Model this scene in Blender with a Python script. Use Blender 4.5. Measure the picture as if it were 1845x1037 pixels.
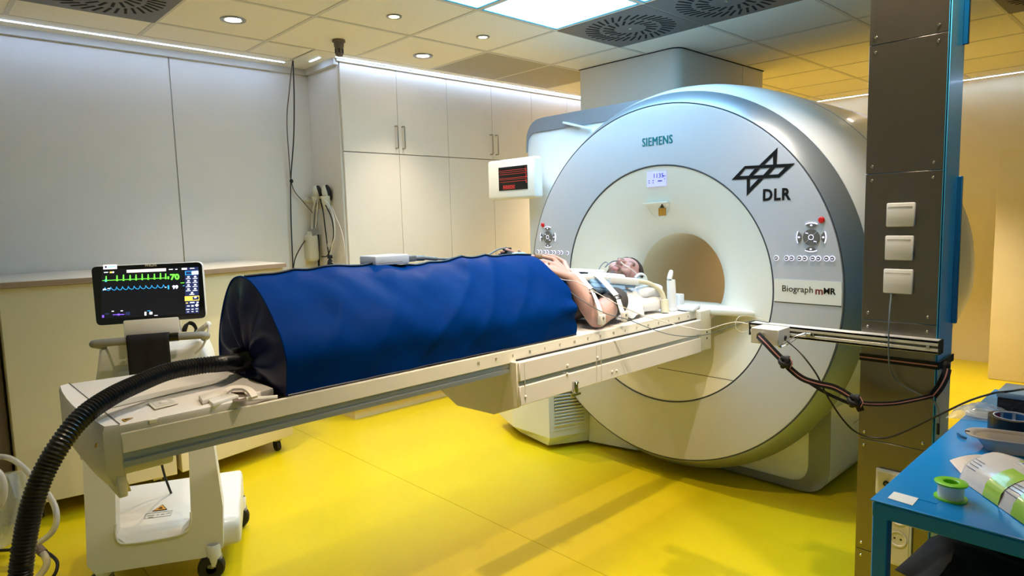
import bpy, bmesh, math, random
from mathutils import Vector, Matrix, noise
random.seed(7)
for o in list(bpy.data.objects): bpy.data.objects.remove(o, do_unlink=True)
S = bpy.context.scene; COL = S.collection
PI = math.pi
# ------------------------------------------------------------------ camera (solved from the ceiling grid, the table rail and the scanner ring)
W, HH, FPX = 1845.0, 1037.0, 1180.18
YAW, PITCH, ROLL = 0.814425, -0.1039785, -0.0272997
CAM = Vector((0, 0, 1.42))
_f = Vector((math.cos(YAW)*math.cos(PITCH), math.sin(YAW)*math.cos(PITCH), math.sin(PITCH)))
_r = Vector((math.sin(YAW), -math.cos(YAW), 0)); _u = _r.cross(_f)
CR = math.cos(ROLL)*_r + math.sin(ROLL)*_u; CU = -math.sin(ROLL)*_r + math.cos(ROLL)*_u; CF = _f
cd = bpy.data.cameras.new('camera'); cam = bpy.data.objects.new('camera', cd); COL.objects.link(cam)
cd.sensor_width = 36.0; cd.lens = 36.0*FPX/W; cd.clip_start = 0.02; cd.clip_end = 60
m3 = Matrix((CR, CU, -CF)).transposed(); cam.matrix_world = Matrix.Translation(CAM) @ m3.to_4x4()
S.camera = cam
def ray(u, v): return CF + (u-W/2)/FPX*CR - (v-HH/2)/FPX*CU
def aX(u, v, X): d = ray(u, v); return CAM + d*(X/d.x)
def aY(u, v, Y): d = ray(u, v); return CAM + d*(Y/d.y)
def aZ(u, v, Z): d = ray(u, v); return CAM + d*((Z-CAM.z)/d.z)
def aD(u, v, D): return CAM + D*ray(u, v)
# ------------------------------------------------------------------ world, exposure
wd = bpy.data.worlds.new('room_world'); S.world = wd; wd.use_nodes = True
wd.node_tree.nodes['Background'].inputs[0].default_value = (0.8, 0.85, 0.9, 1); wd.node_tree.nodes['Background'].inputs[1].default_value = 0.05
vs = S.view_settings; vs.view_transform = 'Standard'; vs.look = 'None'; vs.gamma = 1.0; vs.exposure = 1.0
try: vs.use_curve_mapping = False
except Exception: pass
WARM = (1.0, 0.82, 0.62)
PANEL_E, LED_E, SPOT_W = 5.2, 17.0, 54.0
# the ceiling downlights: (x, y, aim x, aim y, watts factor)
SPOTS = [(1.469, 3.715, 1.49, 3.50, .8), (2.749, 3.734, 2.6, 3.42, .75), (2.119, 3.128, 1.43, 2.58, .5), (2.769, 3.135, 2.08, 2.36, .55),
         (2.70, 1.12, 2.5, 1.11, .6), (1.47, 1.12, 1.75, 1.75, 1.0), (2.12, 0.50, 2.2, 1.9, .9), (0.83, 1.75, 0.7, 1.95, .5),
         (5.6, 1.65, 5.7, 1.4, 3.6), (5.7, 3.3, 5.7, 3.3, 4.6), (4.6, 3.72, 4.3, 3.75, 1.6)]
CZ = 2.546
# ------------------------------------------------------------------ materials
def lin(c):
    if isinstance(c, str):
        c = tuple(int(c[i:i+2], 16)/255 for i in (0, 2, 4))
        c = tuple(x/12.92 if x <= .04045 else ((x+.055)/1.055)**2.4 for x in c)
    return (c[0], c[1], c[2], 1)
MATS = {}
def mat(name, col, rough=.5, metal=0, coat=0, bump=0, bscale=60, vary=0, vscale=6, emit=0, ecol=None, alpha=1, trans=0, spec=.5, stretch=None, rvar=0, ior=1.45, sss=0):
    if name in MATS: return MATS[name]
    m = bpy.data.materials.new(name); m.use_nodes = True; N = m.node_tree.nodes; L = m.node_tree.links; b = N['Principled BSDF']
    c = lin(col); b.inputs['Base Color'].default_value = c; b.inputs['Roughness'].default_value = rough; b.inputs['Metallic'].default_value = metal
    b.inputs['Coat Weight'].default_value = coat; b.inputs['Coat Roughness'].default_value = .08; b.inputs['Specular IOR Level'].default_value = spec
    b.inputs['Alpha'].default_value = alpha; b.inputs['Transmission Weight'].default_value = trans; b.inputs['IOR'].default_value = ior
    if sss: b.inputs['Subsurface Weight'].default_value = sss; b.inputs['Subsurface Radius'].default_value = (.012, .004, .002)
    if emit: b.inputs['Emission Color'].default_value = lin(ecol or col); b.inputs['Emission Strength'].default_value = emit
    tc = N.new('ShaderNodeTexCoord'); mp = N.new('ShaderNodeMapping'); L.new(tc.outputs['Object'], mp.inputs[0])
    if stretch: mp.inputs['Scale'].default_value = stretch
    if vary:
        n = N.new('ShaderNodeTexNoise'); n.inputs['Scale'].default_value = vscale; n.inputs['Detail'].default_value = 5; L.new(mp.outputs[0], n.inputs[0])
        r = N.new('ShaderNodeValToRGB'); r.color_ramp.elements[0].position = .3; r.color_ramp.elements[1].position = .7
        r.color_ramp.elements[0].color = tuple(max(0, x*(1-vary)) for x in c[:3])+(1,); r.color_ramp.elements[1].color = tuple(min(1, x*(1+vary)) for x in c[:3])+(1,)
        L.new(n.outputs['Fac'], r.inputs[0]); L.new(r.outputs[0], b.inputs['Base Color'])
    if rvar:
        n = N.new('ShaderNodeTexNoise'); n.inputs['Scale'].default_value = vscale; n.inputs['Detail'].default_value = 4; L.new(mp.outputs[0], n.inputs[0])
        mr = N.new('ShaderNodeMapRange'); mr.inputs[3].default_value = max(0, rough-rvar); mr.inputs[4].default_value = min(1, rough+rvar); L.new(n.outputs['Fac'], mr.inputs[0]); L.new(mr.outputs[0], b.inputs['Roughness'])
    if bump:
        n = N.new('ShaderNodeTexNoise'); n.inputs['Scale'].default_value = bscale; n.inputs['Detail'].default_value = 4; L.new(mp.outputs[0], n.inputs[0])
        bp = N.new('ShaderNodeBump'); bp.inputs['Strength'].default_value = bump; bp.inputs['Distance'].default_value = .01; L.new(n.outputs['Fac'], bp.inputs['Height']); L.new(bp.outputs[0], b.inputs['Normal'])
    MATS[name] = m; return m
mat('floor', (.66, .52, .004), .34, rvar=.05, vscale=3, bump=.03, bscale=300, vary=.03)
mat('wall', 'e2ddd3', .55, bump=.02, bscale=250, vary=.015)
mat('wall_blue', (.02, .36, .80), .5, bump=.02, bscale=200)
mat('wall_cream', 'dccfa8', .6, bump=.02, bscale=200, vary=.02)
mat('tile', 'f4ecd8', .85, bump=.25, bscale=160, vary=.035, vscale=90)
mat('grid', 'd6cfbe', .5)
mat('dark_gap', '15130f', .8)
mat('trim', 'c9c5ba', .5)
mat('soffit', 'ece4ce', .6)
mat('cabinet', 'e6dfd2', .42, bump=.02, bscale=220, vary=.012)
mat('handle', 'a8a49b', .3, metal=1)
mat('perforated', '8f8a78', .55, metal=.2)
mat('vent_metal', '6f6b66', .5, metal=.25)
mat('slot', '060606', .9)
mat('chrome', 'c9c7c2', .16, metal=1)
mat('led', 'ffffff', .5, emit=LED_E, ecol=(.42, .60, 1.0))
mat('panel_light', 'ffffff', .5, emit=PANEL_E, ecol=(.34, .68, 1.0))
mat('bulb', 'ffffff', .4, emit=22, ecol=WARM)
mat('mri_white', 'e4e7e8', .32, coat=.3)
mat('mri_plate', 'c3c4ca', .26, coat=.9, bump=.04, bscale=120)
mat('mri_strip', 'eceae2', .3, coat=.5)
mat('mri_cream', 'ebe8dc', .42, coat=.15)
mat('mri_ring', '9aa3ad', .40, metal=.70)
mat('mri_bore', 'efe2c4', .6, bump=.05, bscale=200)
mat('mri_band', '7f858a', .4, metal=.35)
mat('seam', '3d4146', .6)
mat('table_cream', 'e4decb', .42, coat=.1)
mat('table_alu', 'b9bcbd', .34, metal=.7)
mat('table_white', 'e6e0d8', .4, coat=.1)
mat('mattress', 'eae5de', .75, bump=.05, bscale=300)
mat('black', '0b0b0c', .5)
mat('black_gloss', '060607', .12, coat=.6)
mat('rubber', '18191b', .55, bump=.05)
mat('hose', '0b0d12', .36, coat=.08)
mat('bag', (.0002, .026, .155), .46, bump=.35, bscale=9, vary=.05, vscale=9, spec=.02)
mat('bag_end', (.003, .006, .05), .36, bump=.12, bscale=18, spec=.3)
mat('piping', '0a0f1e', .4)
mat('steel', '7d7872', .34, metal=1, stretch=(1, 60, 1.5), bump=.05, bscale=14, rvar=.05, vscale=5)
mat('alu', 'dedcd6', .36, metal=.45, stretch=(60, 1, 60), bump=.03, bscale=10)
mat('alu_dark', '6c6b69', .4, metal=.8)
mat('blue_paint', (.08, .52, .92), .22, coat=.2, spec=.4)
mat('blue_glass', (.005, .10, .26), .12, coat=.6)
mat('table_blue', (.001, .23, .60), .22, coat=.1, bump=.015, bscale=150)
mat('table_blue_dark', (.004, .10, .22), .3, coat=.2)
mat('plate_white', 'e4e2df', .35)
mat('strap_black', '0d0c0e', .75, bump=.1, bscale=400)
mat('strap_pink', 'b9807c', .75)
mat('cable_black', '101013', .4)
mat('cable_grey', '5d6972', .4)
mat('cable_white', 'd9d5cc', .35)
mat('clear_tube', 'f2eee4', .12, trans=.55, spec=.6)
mat('coil_white', 'e2e4e6', .4)
mat('coil_blue', '7c9fbe', .7, bump=.12, bscale=250)
mat('coil_cream', 'd8d2b6', .4)
mat('strap_white', 'e6e3dc', .75, bump=.1, bscale=400)
mat('pillow', 'e3e6ea', .85, bump=.15, bscale=40)
mat('linen', 'e9e7e6', .85, bump=.12, bscale=25)
mat('shirt', '4b4541', .9, bump=.15, bscale=120)
mat('trousers', '1d1b1c', .9)
mat('hair', '2c1c14', .7, bump=.6, bscale=220)
mat('mask', 'cfe4ea', .25, trans=.25, spec=.6)
mat('cart_white', 'e3e3de', .4, coat=.15)
mat('cart_grey', '8b8a86', .45)
mat('screen_dark', '191a22', .2, coat=.3, emit=.12, ecol='24252e')
mat('scr_green', '5ad23a', .4, emit=1.2, ecol='5fe03c')
mat('scr_blue', '2a8fd0', .4, emit=.9, ecol='2f9ee6')
mat('scr_white', 'e9eef5', .4, emit=1.1, ecol='eaf0ff')
mat('scr_cream', 'e8d6cc', .4, emit=.9, ecol='f0e2da')
mat('scr_violet', '6a45d8', .4, emit=.9, ecol='7a55f0')
mat('scr_yellow', 'e8c04a', .4, emit=.8, ecol='f0c850')
mat('scr_navy', '26305c', .4, emit=.35, ecol='2a3668')
mat('scr_red', '9a2a22', .4, emit=.8, ecol='a83028')
mat('scr_black', '080606', .2, coat=.3)
mat('lcd', '9aa0f2', .3, emit=.75, ecol='8f96f8')
mat('lcd_ink', '39408e', .5)
mat('teal', '0c6f72', .4)
mat('ink', '0c0d10', .35)
mat('ink_red', '7a2a2c', .4)
mat('ink_grey', '85847c', .6)
mat('scale_ink', 'aaa691', .6)
mat('bore_fill', 'ffffff', .5, emit=2.2, ecol=(1.0, .84, .60))  # glow for the added strip that lifts the bore interior
mat('button_grey', '6d6a66', .4)
mat('button_glow', 'e6e6ff', .4, emit=.8, ecol='dcdcff')
mat('red_button', 'b81f1f', .3, emit=.12, ecol='c02020')
mat('gold', 'b98a2c', .4)
mat('orange', 'd99a2b', .5)
mat('green', '7fd32a', .3, coat=.3)
mat('thread_white', 'e9ecee', .55)
mat('packet', 'e4d8cf', .22, coat=.5, bump=.12, bscale=25)
mat('packet_green', 'b4d94e', .22, coat=.5, bump=.12, bscale=25)
mat('packet_ink', '4a4f86', .4)
mat('tape_black', '120f0c', .3, coat=.3)
mat('tape_core', 'c7cdd3', .6)
mat('tape_blue', '2f6fa8', .6)
mat('tape_red', '9c3446', .6)
mat('tray', 'cfc3b8', .2, trans=.35, spec=.6)
mat('polybag', 'e4edf2', .12, alpha=.5, trans=.55, spec=.7, bump=.5, bscale=40)
mat('box_blue', 'b3c3d6', .4)
mat('foam', '1b1e24', .9, bump=.5, bscale=60)
mat('foam_top', '7f9cb4', .3)
mat('cloth_black', '131216', .8, bump=.2, bscale=30)
mat('sticker', 'e6e6e0', .6)
mat('plastic_cream', 'd9d3bc', .4)
mat('wood', 'a98f78', .45, metal=.15, vary=.08, stretch=(1, 8, 1))
mat('brown_grey', '6f6155', .6)
mat('skin_plain', 'c99884', .5)
mat('band_tan', '8f7a63', .6)
mat('clip_blue', '8fb2be', .4)
M = MATS
# floor-perforated panel texture
def perforate(m, sc=90):
    N = m.node_tree.nodes; L = m.node_tree.links; b = N['Principled BSDF']
    tc = N.new('ShaderNodeTexCoord'); v = N.new('ShaderNodeTexVoronoi'); v.inputs['Scale'].default_value = sc; v.inputs['Randomness'].default_value = 0; L.new(tc.outputs['Object'], v.inputs[0])
    r = N.new('ShaderNodeValToRGB'); r.color_ramp.elements[0].position = .24; r.color_ramp.elements[1].position = .32
    r.color_ramp.elements[0].color = (.05, .045, .03, 1); r.color_ramp.elements[1].color = lin('c4bb9f'); L.new(v.outputs['Distance'], r.inputs[0]); L.new(r.outputs[0], b.inputs['Base Color'])
perforate(M['perforated'])
# ------------------------------------------------------------------ mesh builder
class G:
    def __init__(s, M=None): s.v = []; s.f = []; s.sm = []; s.M = M
    def add(s, vs, fs, smooth=False):
        o = len(s.v)
        for p in vs:
            p = Vector(p); s.v.append(s.M @ p if s.M else p)
        for f in fs: s.f.append(tuple(i+o for i in f)); s.sm.append(smooth)
        return s
    def bm(s, b, smooth=False):
        b.verts.index_update(); return s.add([v.co.copy() for v in b.verts], [[v.index for v in f.verts] for f in b.faces], smooth)
    def box(s, x0, x1, y0, y1, z0, z1, bev=0, seg=2):
        if x1 < x0: x0, x1 = x1, x0
        if y1 < y0: y0, y1 = y1, y0
        if z1 < z0: z0, z1 = z1, z0
        b = bmesh.new(); bmesh.ops.create_cube(b, size=1)
        for v in b.verts: v.co = Vector(((x0+x1)/2+v.co.x*(x1-x0), (y0+y1)/2+v.co.y*(y1-y0), (z0+z1)/2+v.co.z*(z1-z0)))
        if bev:
            bev = min(bev, .49*min(x1-x0, y1-y0, z1-z0)); bmesh.ops.bevel(b, geom=list(b.edges), offset=bev, segments=seg, affect='EDGES', profile=.5)
        s.bm(b, bool(bev)); b.free(); return s
    def prism(s, poly, vec, bev=0, seg=2, smooth=None):
        vec = Vector(vec); b = bmesh.new(); n = len(poly)
        lo = [b.verts.new(Vector(p)) for p in poly]; hi = [b.verts.new(Vector(p)+vec) for p in poly]
        b.faces.new(lo); b.faces.new(hi[::-1])
        for i in range(n): b.faces.new((lo[i], hi[i], hi[(i+1) % n], lo[(i+1) % n]))
        bmesh.ops.recalc_face_normals(b, faces=list(b.faces))
        if bev: bmesh.ops.bevel(b, geom=list(b.edges), offset=bev, segments=seg, affect='EDGES', profile=.5)
        s.bm(b, bool(bev) if smooth is None else smooth); b.free(); return s
    def tube(s, pts, r, n=10, closed=False, cap=True):
        pts = [Vector(p) for p in pts]; k = len(pts); rr = r if isinstance(r, (list, tuple)) else [r]*k
        t = []
        for i in range(k):
            a = pts[(i-1) % k] if (closed or i > 0) else pts[0]; c = pts[(i+1) % k] if (closed or i < k-1) else pts[-1]
            d = c-a; t.append(d.normalized() if d.length > 1e-9 else Vector((0, 0, 1)))
        u = t[0].orthogonal().normalized(); vs = []
        for i in range(k):
            u = (u-t[i]*u.dot(t[i])); u = u.normalized() if u.length > 1e-6 else t[i].orthogonal().normalized(); w = t[i].cross(u)
            for j in range(n): a = 2*PI*j/n; vs.append(pts[i]+rr[i]*(math.cos(a)*u+math.sin(a)*w))
        fs = []
        for i in range(k if closed else k-1):
            for j in range(n): fs.append((i*n+j, i*n+(j+1) % n, ((i+1) % k)*n+(j+1) % n, ((i+1) % k)*n+j))
        if cap and not closed: fs.append(tuple(range(n))[::-1]); fs.append(tuple((k-1)*n+j for j in range(n)))
        return s.add(vs, fs, True)
    def lathe(s, prof, c, axis='X', n=64, a0=0, a1=2*PI):
        # prof: list of (along axis, radius); c: centre
        c = Vector(c); full = abs(a1-a0-2*PI) < 1e-6; vs = []; fs = []; m = n if full else n+1
        for (h, r) in prof:
            for j in range(m):
                a = a0+(a1-a0)*j/n; p, q_ = r*math.cos(a), r*math.sin(a)
                vs.append(c+(Vector((h, p, q_)) if axis == 'X' else Vector((p, h, q_)) if axis == 'Y' else Vector((p, q_, h))))
        for i in range(len(prof)-1):
            for j in range(n): fs.append((i*m+j, i*m+(j+1) % m, (i+1)*m+(j+1) % m, (i+1)*m+j))
        return s.add(vs, fs, True)
    def ball(s, c, r, R=None, seg=20, ring=12):
        b = bmesh.new(); bmesh.ops.create_uvsphere(b, u_segments=seg, v_segments=ring, radius=1); r = (r, r, r) if not isinstance(r, (tuple, list)) else r
        for v in b.verts:
            p = Vector((v.co.x*r[0], v.co.y*r[1], v.co.z*r[2])); v.co = (R @ p if R else p)+Vector(c)
        s.bm(b, True); b.free(); return s
    def ribbon(s, pts, width, nrm, th=.003, side=None):
        # flat strap along pts; nrm = its outward normal (one or per point)
        pts = [Vector(p) for p in pts]; k = len(pts); vs = []; fs = []
        for i in range(k):
            t = (pts[min(i+1, k-1)]-pts[max(i-1, 0)]).normalized(); nn = Vector(nrm[i] if isinstance(nrm, list) else nrm).normalized()
            w = t.cross(nn).normalized(); nn = w.cross(t).normalized(); wd_ = width[i] if isinstance(width, list) else width
            for a, b_ in ((-.5, 0), (.5, 0), (.5, 1), (-.5, 1)): vs.append(pts[i]+w*wd_*a+nn*th*b_)
        for i in range(k-1):
            for j in range(4): fs.append((i*4+j, i*4+(j+1) % 4, (i+1)*4+(j+1) % 4, (i+1)*4+j))
        fs.append((3, 2, 1, 0)); fs.append(tuple((k-1)*4+j for j in range(4)))
        return s.add(vs, fs, False)
    def grid(s, P, smooth=True, cu=False):
        a = len(P); b_ = len(P[0]); vs = [p for r in P for p in r]; fs = []
        for i in range(a-1):
            for j in range(b_ if cu else b_-1): fs.append((i*b_+j, i*b_+(j+1) % b_, (i+1)*b_+(j+1) % b_, (i+1)*b_+j))
        return s.add(vs, fs, smooth)
    def mesh(s, name):
        me = bpy.data.meshes.new(name); me.from_pydata([tuple(v) for v in s.v], [], s.f); me.polygons.foreach_set('use_smooth', s.sm)
        b = bmesh.new(); b.from_mesh(me); bmesh.ops.remove_doubles(b, verts=list(b.verts), dist=1e-6); bmesh.ops.recalc_face_normals(b, faces=list(b.faces)); b.to_mesh(me); b.free()
        if any(s.sm):
            try: me.set_sharp_from_angle(angle=math.radians(40))
            except Exception: pass
        return me
    def obj(s, name, m, parent=None, label=None, cat=None, group=None, kind=None):
        return link(name, s.mesh(name), m, parent, label, cat, group, kind)
def link(name, me, m, parent=None, label=None, cat=None, group=None, kind=None, loc=None):
    o = bpy.data.objects.new(name, me); COL.objects.link(o)
    if m and me is not None and not me.materials: me.materials.append(MATS[m] if isinstance(m, str) else m)
    if loc is not None: o.location = loc
    if parent is not None:
        o.parent = parent; o.matrix_parent_inverse = wm(parent).inverted()
    tag(o, label, cat, group, kind); return o
def wm(o):
    b = Matrix.LocRotScale(o.location, o.rotation_euler, o.scale)
    return (wm(o.parent) @ o.matrix_parent_inverse @ b) if o.parent else b
def tag(o, label=None, cat=None, group=None, kind=None):
    if label: o['label'] = label
    if cat: o['category'] = cat
    if group: o['group'] = group
    if kind: o['kind'] = kind
    return o
def thing(name, label, cat, loc=(0, 0, 0), group=None):
    o = bpy.data.objects.new(name, None); COL.objects.link(o); o.location = loc; o.empty_display_size = .1
    return tag(o, label, cat, group)
def struct(name, g, m, label=None): return g.obj(name, m, kind='structure', label=label)
def text(name, body, size, org, xd, yd, m, parent=None, weight=0, ext=.0006, align='CENTER', sx=1, fitw=0, fith=0, spacing=1.0):
    cu = bpy.data.curves.new(name, 'FONT'); cu.body = body; cu.size = size; cu.align_x = align; cu.align_y = 'CENTER'; cu.extrude = ext; cu.offset = weight; cu.resolution_u = 3; cu.space_character = spacing
    t = bpy.data.objects.new(name, cu); COL.objects.link(t); dg = bpy.context.evaluated_depsgraph_get(); me = bpy.data.meshes.new_from_object(t.evaluated_get(dg)); bpy.data.objects.remove(t)
    xd = Vector(xd).normalized(); yd = Vector(yd).normalized(); zd = xd.cross(yd)
    if fitw:
        xs = [v.co.x for v in me.vertices]; ys = [v.co.y for v in me.vertices]; cx_, cy_ = (min(xs)+max(xs))/2, (min(ys)+max(ys))/2; kx = fitw/(max(xs)-min(xs)); ky = fith/(max(ys)-min(ys)) if fith else kx
        for v in me.vertices: v.co.x = (v.co.x-cx_)*kx; v.co.y = (v.co.y-cy_)*ky
    me.transform(Matrix.Translation(Vector(org)) @ Matrix((xd*sx, yd, zd)).transposed().to_4x4()); me.materials.clear(); me.name = name
    return link(name, me, m, parent)
def smooth_path(pts, n=8):
    P = [Vector(p) for p in pts]; out = []
    for i in range(len(P)-1):
        p0 = P[max(i-1, 0)]; p1 = P[i]; p2 = P[i+1]; p3 = P[min(i+2, len(P)-1)]
        for j in range(n):
            t = j/n; out.append(.5*((2*p1)+(p2-p0)*t+(2*p0-5*p1+4*p2-p3)*t*t+(3*p1-p0-3*p2+p3)*t*t*t))
    out.append(P[-1]); return out
# ================================================================== the room
XN, XF, YR, YL = -1.3, 7.2, -1.7, 4.6
g = G(); g.box(XN, XF, YR, YL, -.08, -.006); fl = struct('floor', g, 'floor', 'glossy yellow vinyl floor')
seams = [XN, -.65, .65, 1.95, 3.262, 4.56, 5.86, XF]
for a, b in zip(seams, seams[1:]):
    G().box(a+.0012, b-.0012, YR, YL, -.006, 0).obj('vinyl_sheet', 'floor', fl)
TX = [1.163+.622*i for i in range(-4, 10)]; TX = [x for x in TX if XN < x < XF-.1]
TY = [4.02-.63*j for j in range(0, 10)]; TY = [y for y in TY if y > YR]
g = G(); g.box(XN, XF, YR, YL, 2.60, 2.66); ce = struct('ceiling', g, 'dark_gap', 'suspended ceiling of pale mineral tiles')
LIGHTS = {(1, 3), (2, 3), (1, 4), (2, 4)}; DIFF = {(3, 3), (3, 4), (-1, 1), (5, 6)}; PERF = {(3, 1), (4, 1)}
tile_me = G().box(-.3085, .3085, -.3125, .3125, 0, .018).mesh('ceiling_tile'); tile_me.materials.append(M['tile'])
for i in range(-4, 10):
    x0 = 1.163+.622*i; x1 = x0+.622
    for j in range(1, 10):
        y1 = 4.02-.63*(j-1); y0 = y1-.63
        if (i, j) in LIGHTS | DIFF | PERF: continue
        if x0 < XN or x1 > XF-.1 or y0 < YR: continue
        link('ceiling_tile', tile_me, None, ce, loc=((x0+x1)/2, (y0+y1)/2, CZ))
# edge filler tiles beside the walls
for (x0, x1, y0, y1) in ((XN, TX[0]-.006, YR, 4.02), (TX[-1]+.006, 7.02, YR, 4.02), (TX[0], TX[-1], YR, TY[-1]-.006)):
    G().box(x0, x1, y0, y1, CZ, CZ+.018).obj('ceiling_tile', 'tile', ce)
# narrow tiles between the left soffit and the first grid line
for x0, x1 in ((XN, .541), (.541, 1.163), (1.163, 1.785), (1.785, 2.1)):
    G().box(x0+.006, x1-.006, 4.026, 4.335, CZ, CZ+.018).obj('ceiling_tile', 'tile', ce)
for x in TX: G().box(x-.011, x+.011, YR, 4.02 if x > 2.1 else 4.335, CZ-.003, CZ+.004).obj('grid_bar', 'grid', ce)
for y in TY: G().box(XN, 7.02 if y < 4 else 2.1, y-.011, y+.011, CZ-.0035, CZ+.0035).obj('grid_bar', 'grid', ce)
def slot_box(i, j): x0 = 1.163+.622*i; y1 = 4.02-.63*(j-1); return x0+.011, x0+.611, y1-.619, y1-.011
for (i, j) in sorted(LIGHTS):
    x0, x1, y0, y1 = slot_box(i, j)
    lab = {(1, 3): 'blue-white ceiling light panel touching no air diffuser, beside the square one', (2, 4): 'blue-white ceiling light panel bordering the second air diffuser', (2, 3): 'square blue-white ceiling light panel touching the air diffuser over the scanner duct'}.get((i, j), 'blue-white ceiling light panel outside the view')
    t = thing('ceiling_light_panel', lab, 'ceiling light', ((x0+x1)/2, (y0+y1)/2, CZ), 'blue-white ceiling light panels')
    G().box(x0, x1, y0, y1, CZ+.002, CZ+.01).obj('diffuser_sheet', 'panel_light', t)
    g = G(); b = .012
    for q_ in ((x0, x1, y0, y0+b), (x0, x1, y1-b, y1), (x0, x0+b, y0+b, y1-b), (x1-b, x1, y0+b, y1-b)): g.box(*q_, CZ-.001, CZ+.02)
    g.obj('frame', 'blue_paint', t)
so = G().box(-.045, .045, -.0065, .0065, -.001, .002).mesh('slot'); so.materials.append(M['slot'])
si = G().box(-.036, .036, -.007, .007, -.001, .002).mesh('slot_inner'); si.materials.append(M['slot'])
DL = {(3, 3): 'grey metal swirl air diffuser between the light panel and the scanner duct', (3, 4): 'grey swirl air diffuser adjoining the one beside the duct', (-1, 1): 'grey swirl air diffuser above the wall light strip by the monitor cart', (5, 6): 'lone grey air diffuser beyond the blue side of the steel pillar'}
for (i, j) in sorted(DIFF):
    x0, x1, y0, y1 = slot_box(i, j); cx_, cy_ = (x0+x1)/2, (y0+y1)/2
    t = thing('air_diffuser', DL[(i, j)], 'air vent', (cx_, cy_, CZ), 'ceiling air diffusers')
    G().box(x0-.008, x1+.008, y0-.008, y1+.008, CZ-.007, CZ+.012, .003, 1).obj('face_plate', 'vent_metal', t)
    for ring, (n, r, me) in enumerate(((34, .225, so), (18, .128, si))):
        for k in range(n):
            a = 2*PI*k/n; o = link('slot', me, None, None, loc=(cx_+r*math.cos(a), cy_+r*math.sin(a), CZ-.0075)); o.rotation_euler = (0, 0, a+.42)
            o.parent = t; o.matrix_parent_inverse = wm(t).inverted()
    G().lathe([(-.012, .0), (-.011, .007), (-.007, .009)], (cx_, cy_, CZ), 'Z', 12).obj('screw', 'chrome', t)
for k, (i, j) in enumerate(sorted(PERF)):
    x0, x1, y0, y1 = slot_box(i, j)
    G().box(x0-.004, x1+.004, y0-.004, y1+.004, CZ-.002, CZ+.012).obj('perforated_panel', 'perforated', None, ['perforated grey ceiling panel beside a round downlight', 'perforated grey ceiling panel running behind the scanner duct'][k], 'ceiling panel', 'perforated ceiling panels')
# downlights with their lamps
BIG = {0, 1, 4, 5, 8, 9, 10}
LBL = ['large round downlight with grey rim between the air diffuser and the sprinkler', 'large round downlight with grey rim beside the perforated ceiling panel', 'small round downlight near the pale blue light panel', 'small round downlight between the large light panel and the cabinets', 'recessed downlight above the aluminium rail, outside the view', 'recessed downlight between the blue table and the patient table, outside the view', 'small recessed downlight right over the blue work table, outside the view', 'small recessed downlight over the foot end of the patient table, outside the view', 'recessed downlight hidden behind the steel pillar', 'recessed downlight over the scanner rear, hidden by the duct', 'recessed downlight near the cabinets, hidden by the duct']
for k, (x, y, ax_, ay_, wf) in enumerate(SPOTS):
    r = .068 if k in BIG else .043
    t = thing('downlight', LBL[k], 'downlight', (x, y, CZ), 'recessed downlights')
    G().lathe([(-.001, r), (-.006, r*.97), (-.008, r*.8), (-.004, r*.66), (.014, r*.62)], (x, y, CZ), 'Z', 32).obj('rim', 'handle', t)
    G().lathe([(-.002, .0001), (-.003, r*.35), (-.001, r*.58), (.004, r*.63)], (x, y, CZ), 'Z', 24).obj('bulb', 'bulb', t)
    ld = bpy.data.lights.new('downlight_lamp', 'SPOT'); ld.energy = SPOT_W*wf; ld.color = WARM; ld.spot_size = math.radians(100 if k < 8 else 80); ld.spot_blend = 1.0; ld.shadow_soft_size = r*.5
    lo = bpy.data.objects.new('downlight_lamp', ld); COL.objects.link(lo); lo.location = (x, y, CZ-.015)
    lo.rotation_euler = Vector((ax_-x, ay_-y, -CZ)).to_track_quat('-Z', 'Y').to_euler(); lo.parent = t; lo.matrix_parent_inverse = wm(t).inverted()
# sprinkler / sensor
t = thing('ceiling_sensor', 'dark brown cylindrical sensor hanging from the ceiling over the cabinet corner', 'sensor', (2.115, 3.734, CZ))
G().lathe([(0, .0001), (0, .038), (-.012, .04), (-.016, .033)], (2.115, 3.734, CZ), 'Z', 24).obj('flange', 'brown_grey', t)
G().lathe([(-.014, .031), (-.04, .029), (-.05, .025), (-.085, .024), (-.098, .018), (-.1, .0001)], (2.115, 3.734, CZ), 'Z', 24).obj('housing', 'brown_grey', t)
g = G()
for k in range(6): a = PI/3*k; g.box(2.115+.024*math.cos(a)-.004, 2.115+.024*math.cos(a)+.004, 3.734+.024*math.sin(a)-.004, 3.734+.024*math.sin(a)+.004, CZ-.08, CZ-.055)
g.obj('sensor_openings', 'black', t)
# walls
g = G(); g.box(XN, 2.337, YL+.012, YL+.1, 0, 2.6); wl = struct('wall_left', g, 'plastic_cream', 'white panelled wall')
ps = [XN, -.55, .42, 1.392, 2.337]
for a, b in zip(ps, ps[1:]): G().box(a+.003, b-.003, YL, YL+.014, 0, 2.546, .002, 1).obj('wall_panel', 'wall', wl)
struct('wall_far', G().box(XF, XF+.1, YR, YL, 0, 2.6), 'wall_cream', 'cream wall behind the scanner')
g = G(); g.box(5.16, XF, 4.15, YL, 0, 2.6); struct('wall_left_rear', g, 'wall_cream')
struct('wall_right', G().box(XN, XF, YR-.1, YR, 0, 2.6), 'wall_blue')
struct('wall_near', G().box(XN-.1, XN, YR, YL, 0, 2.6), 'wall')
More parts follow.
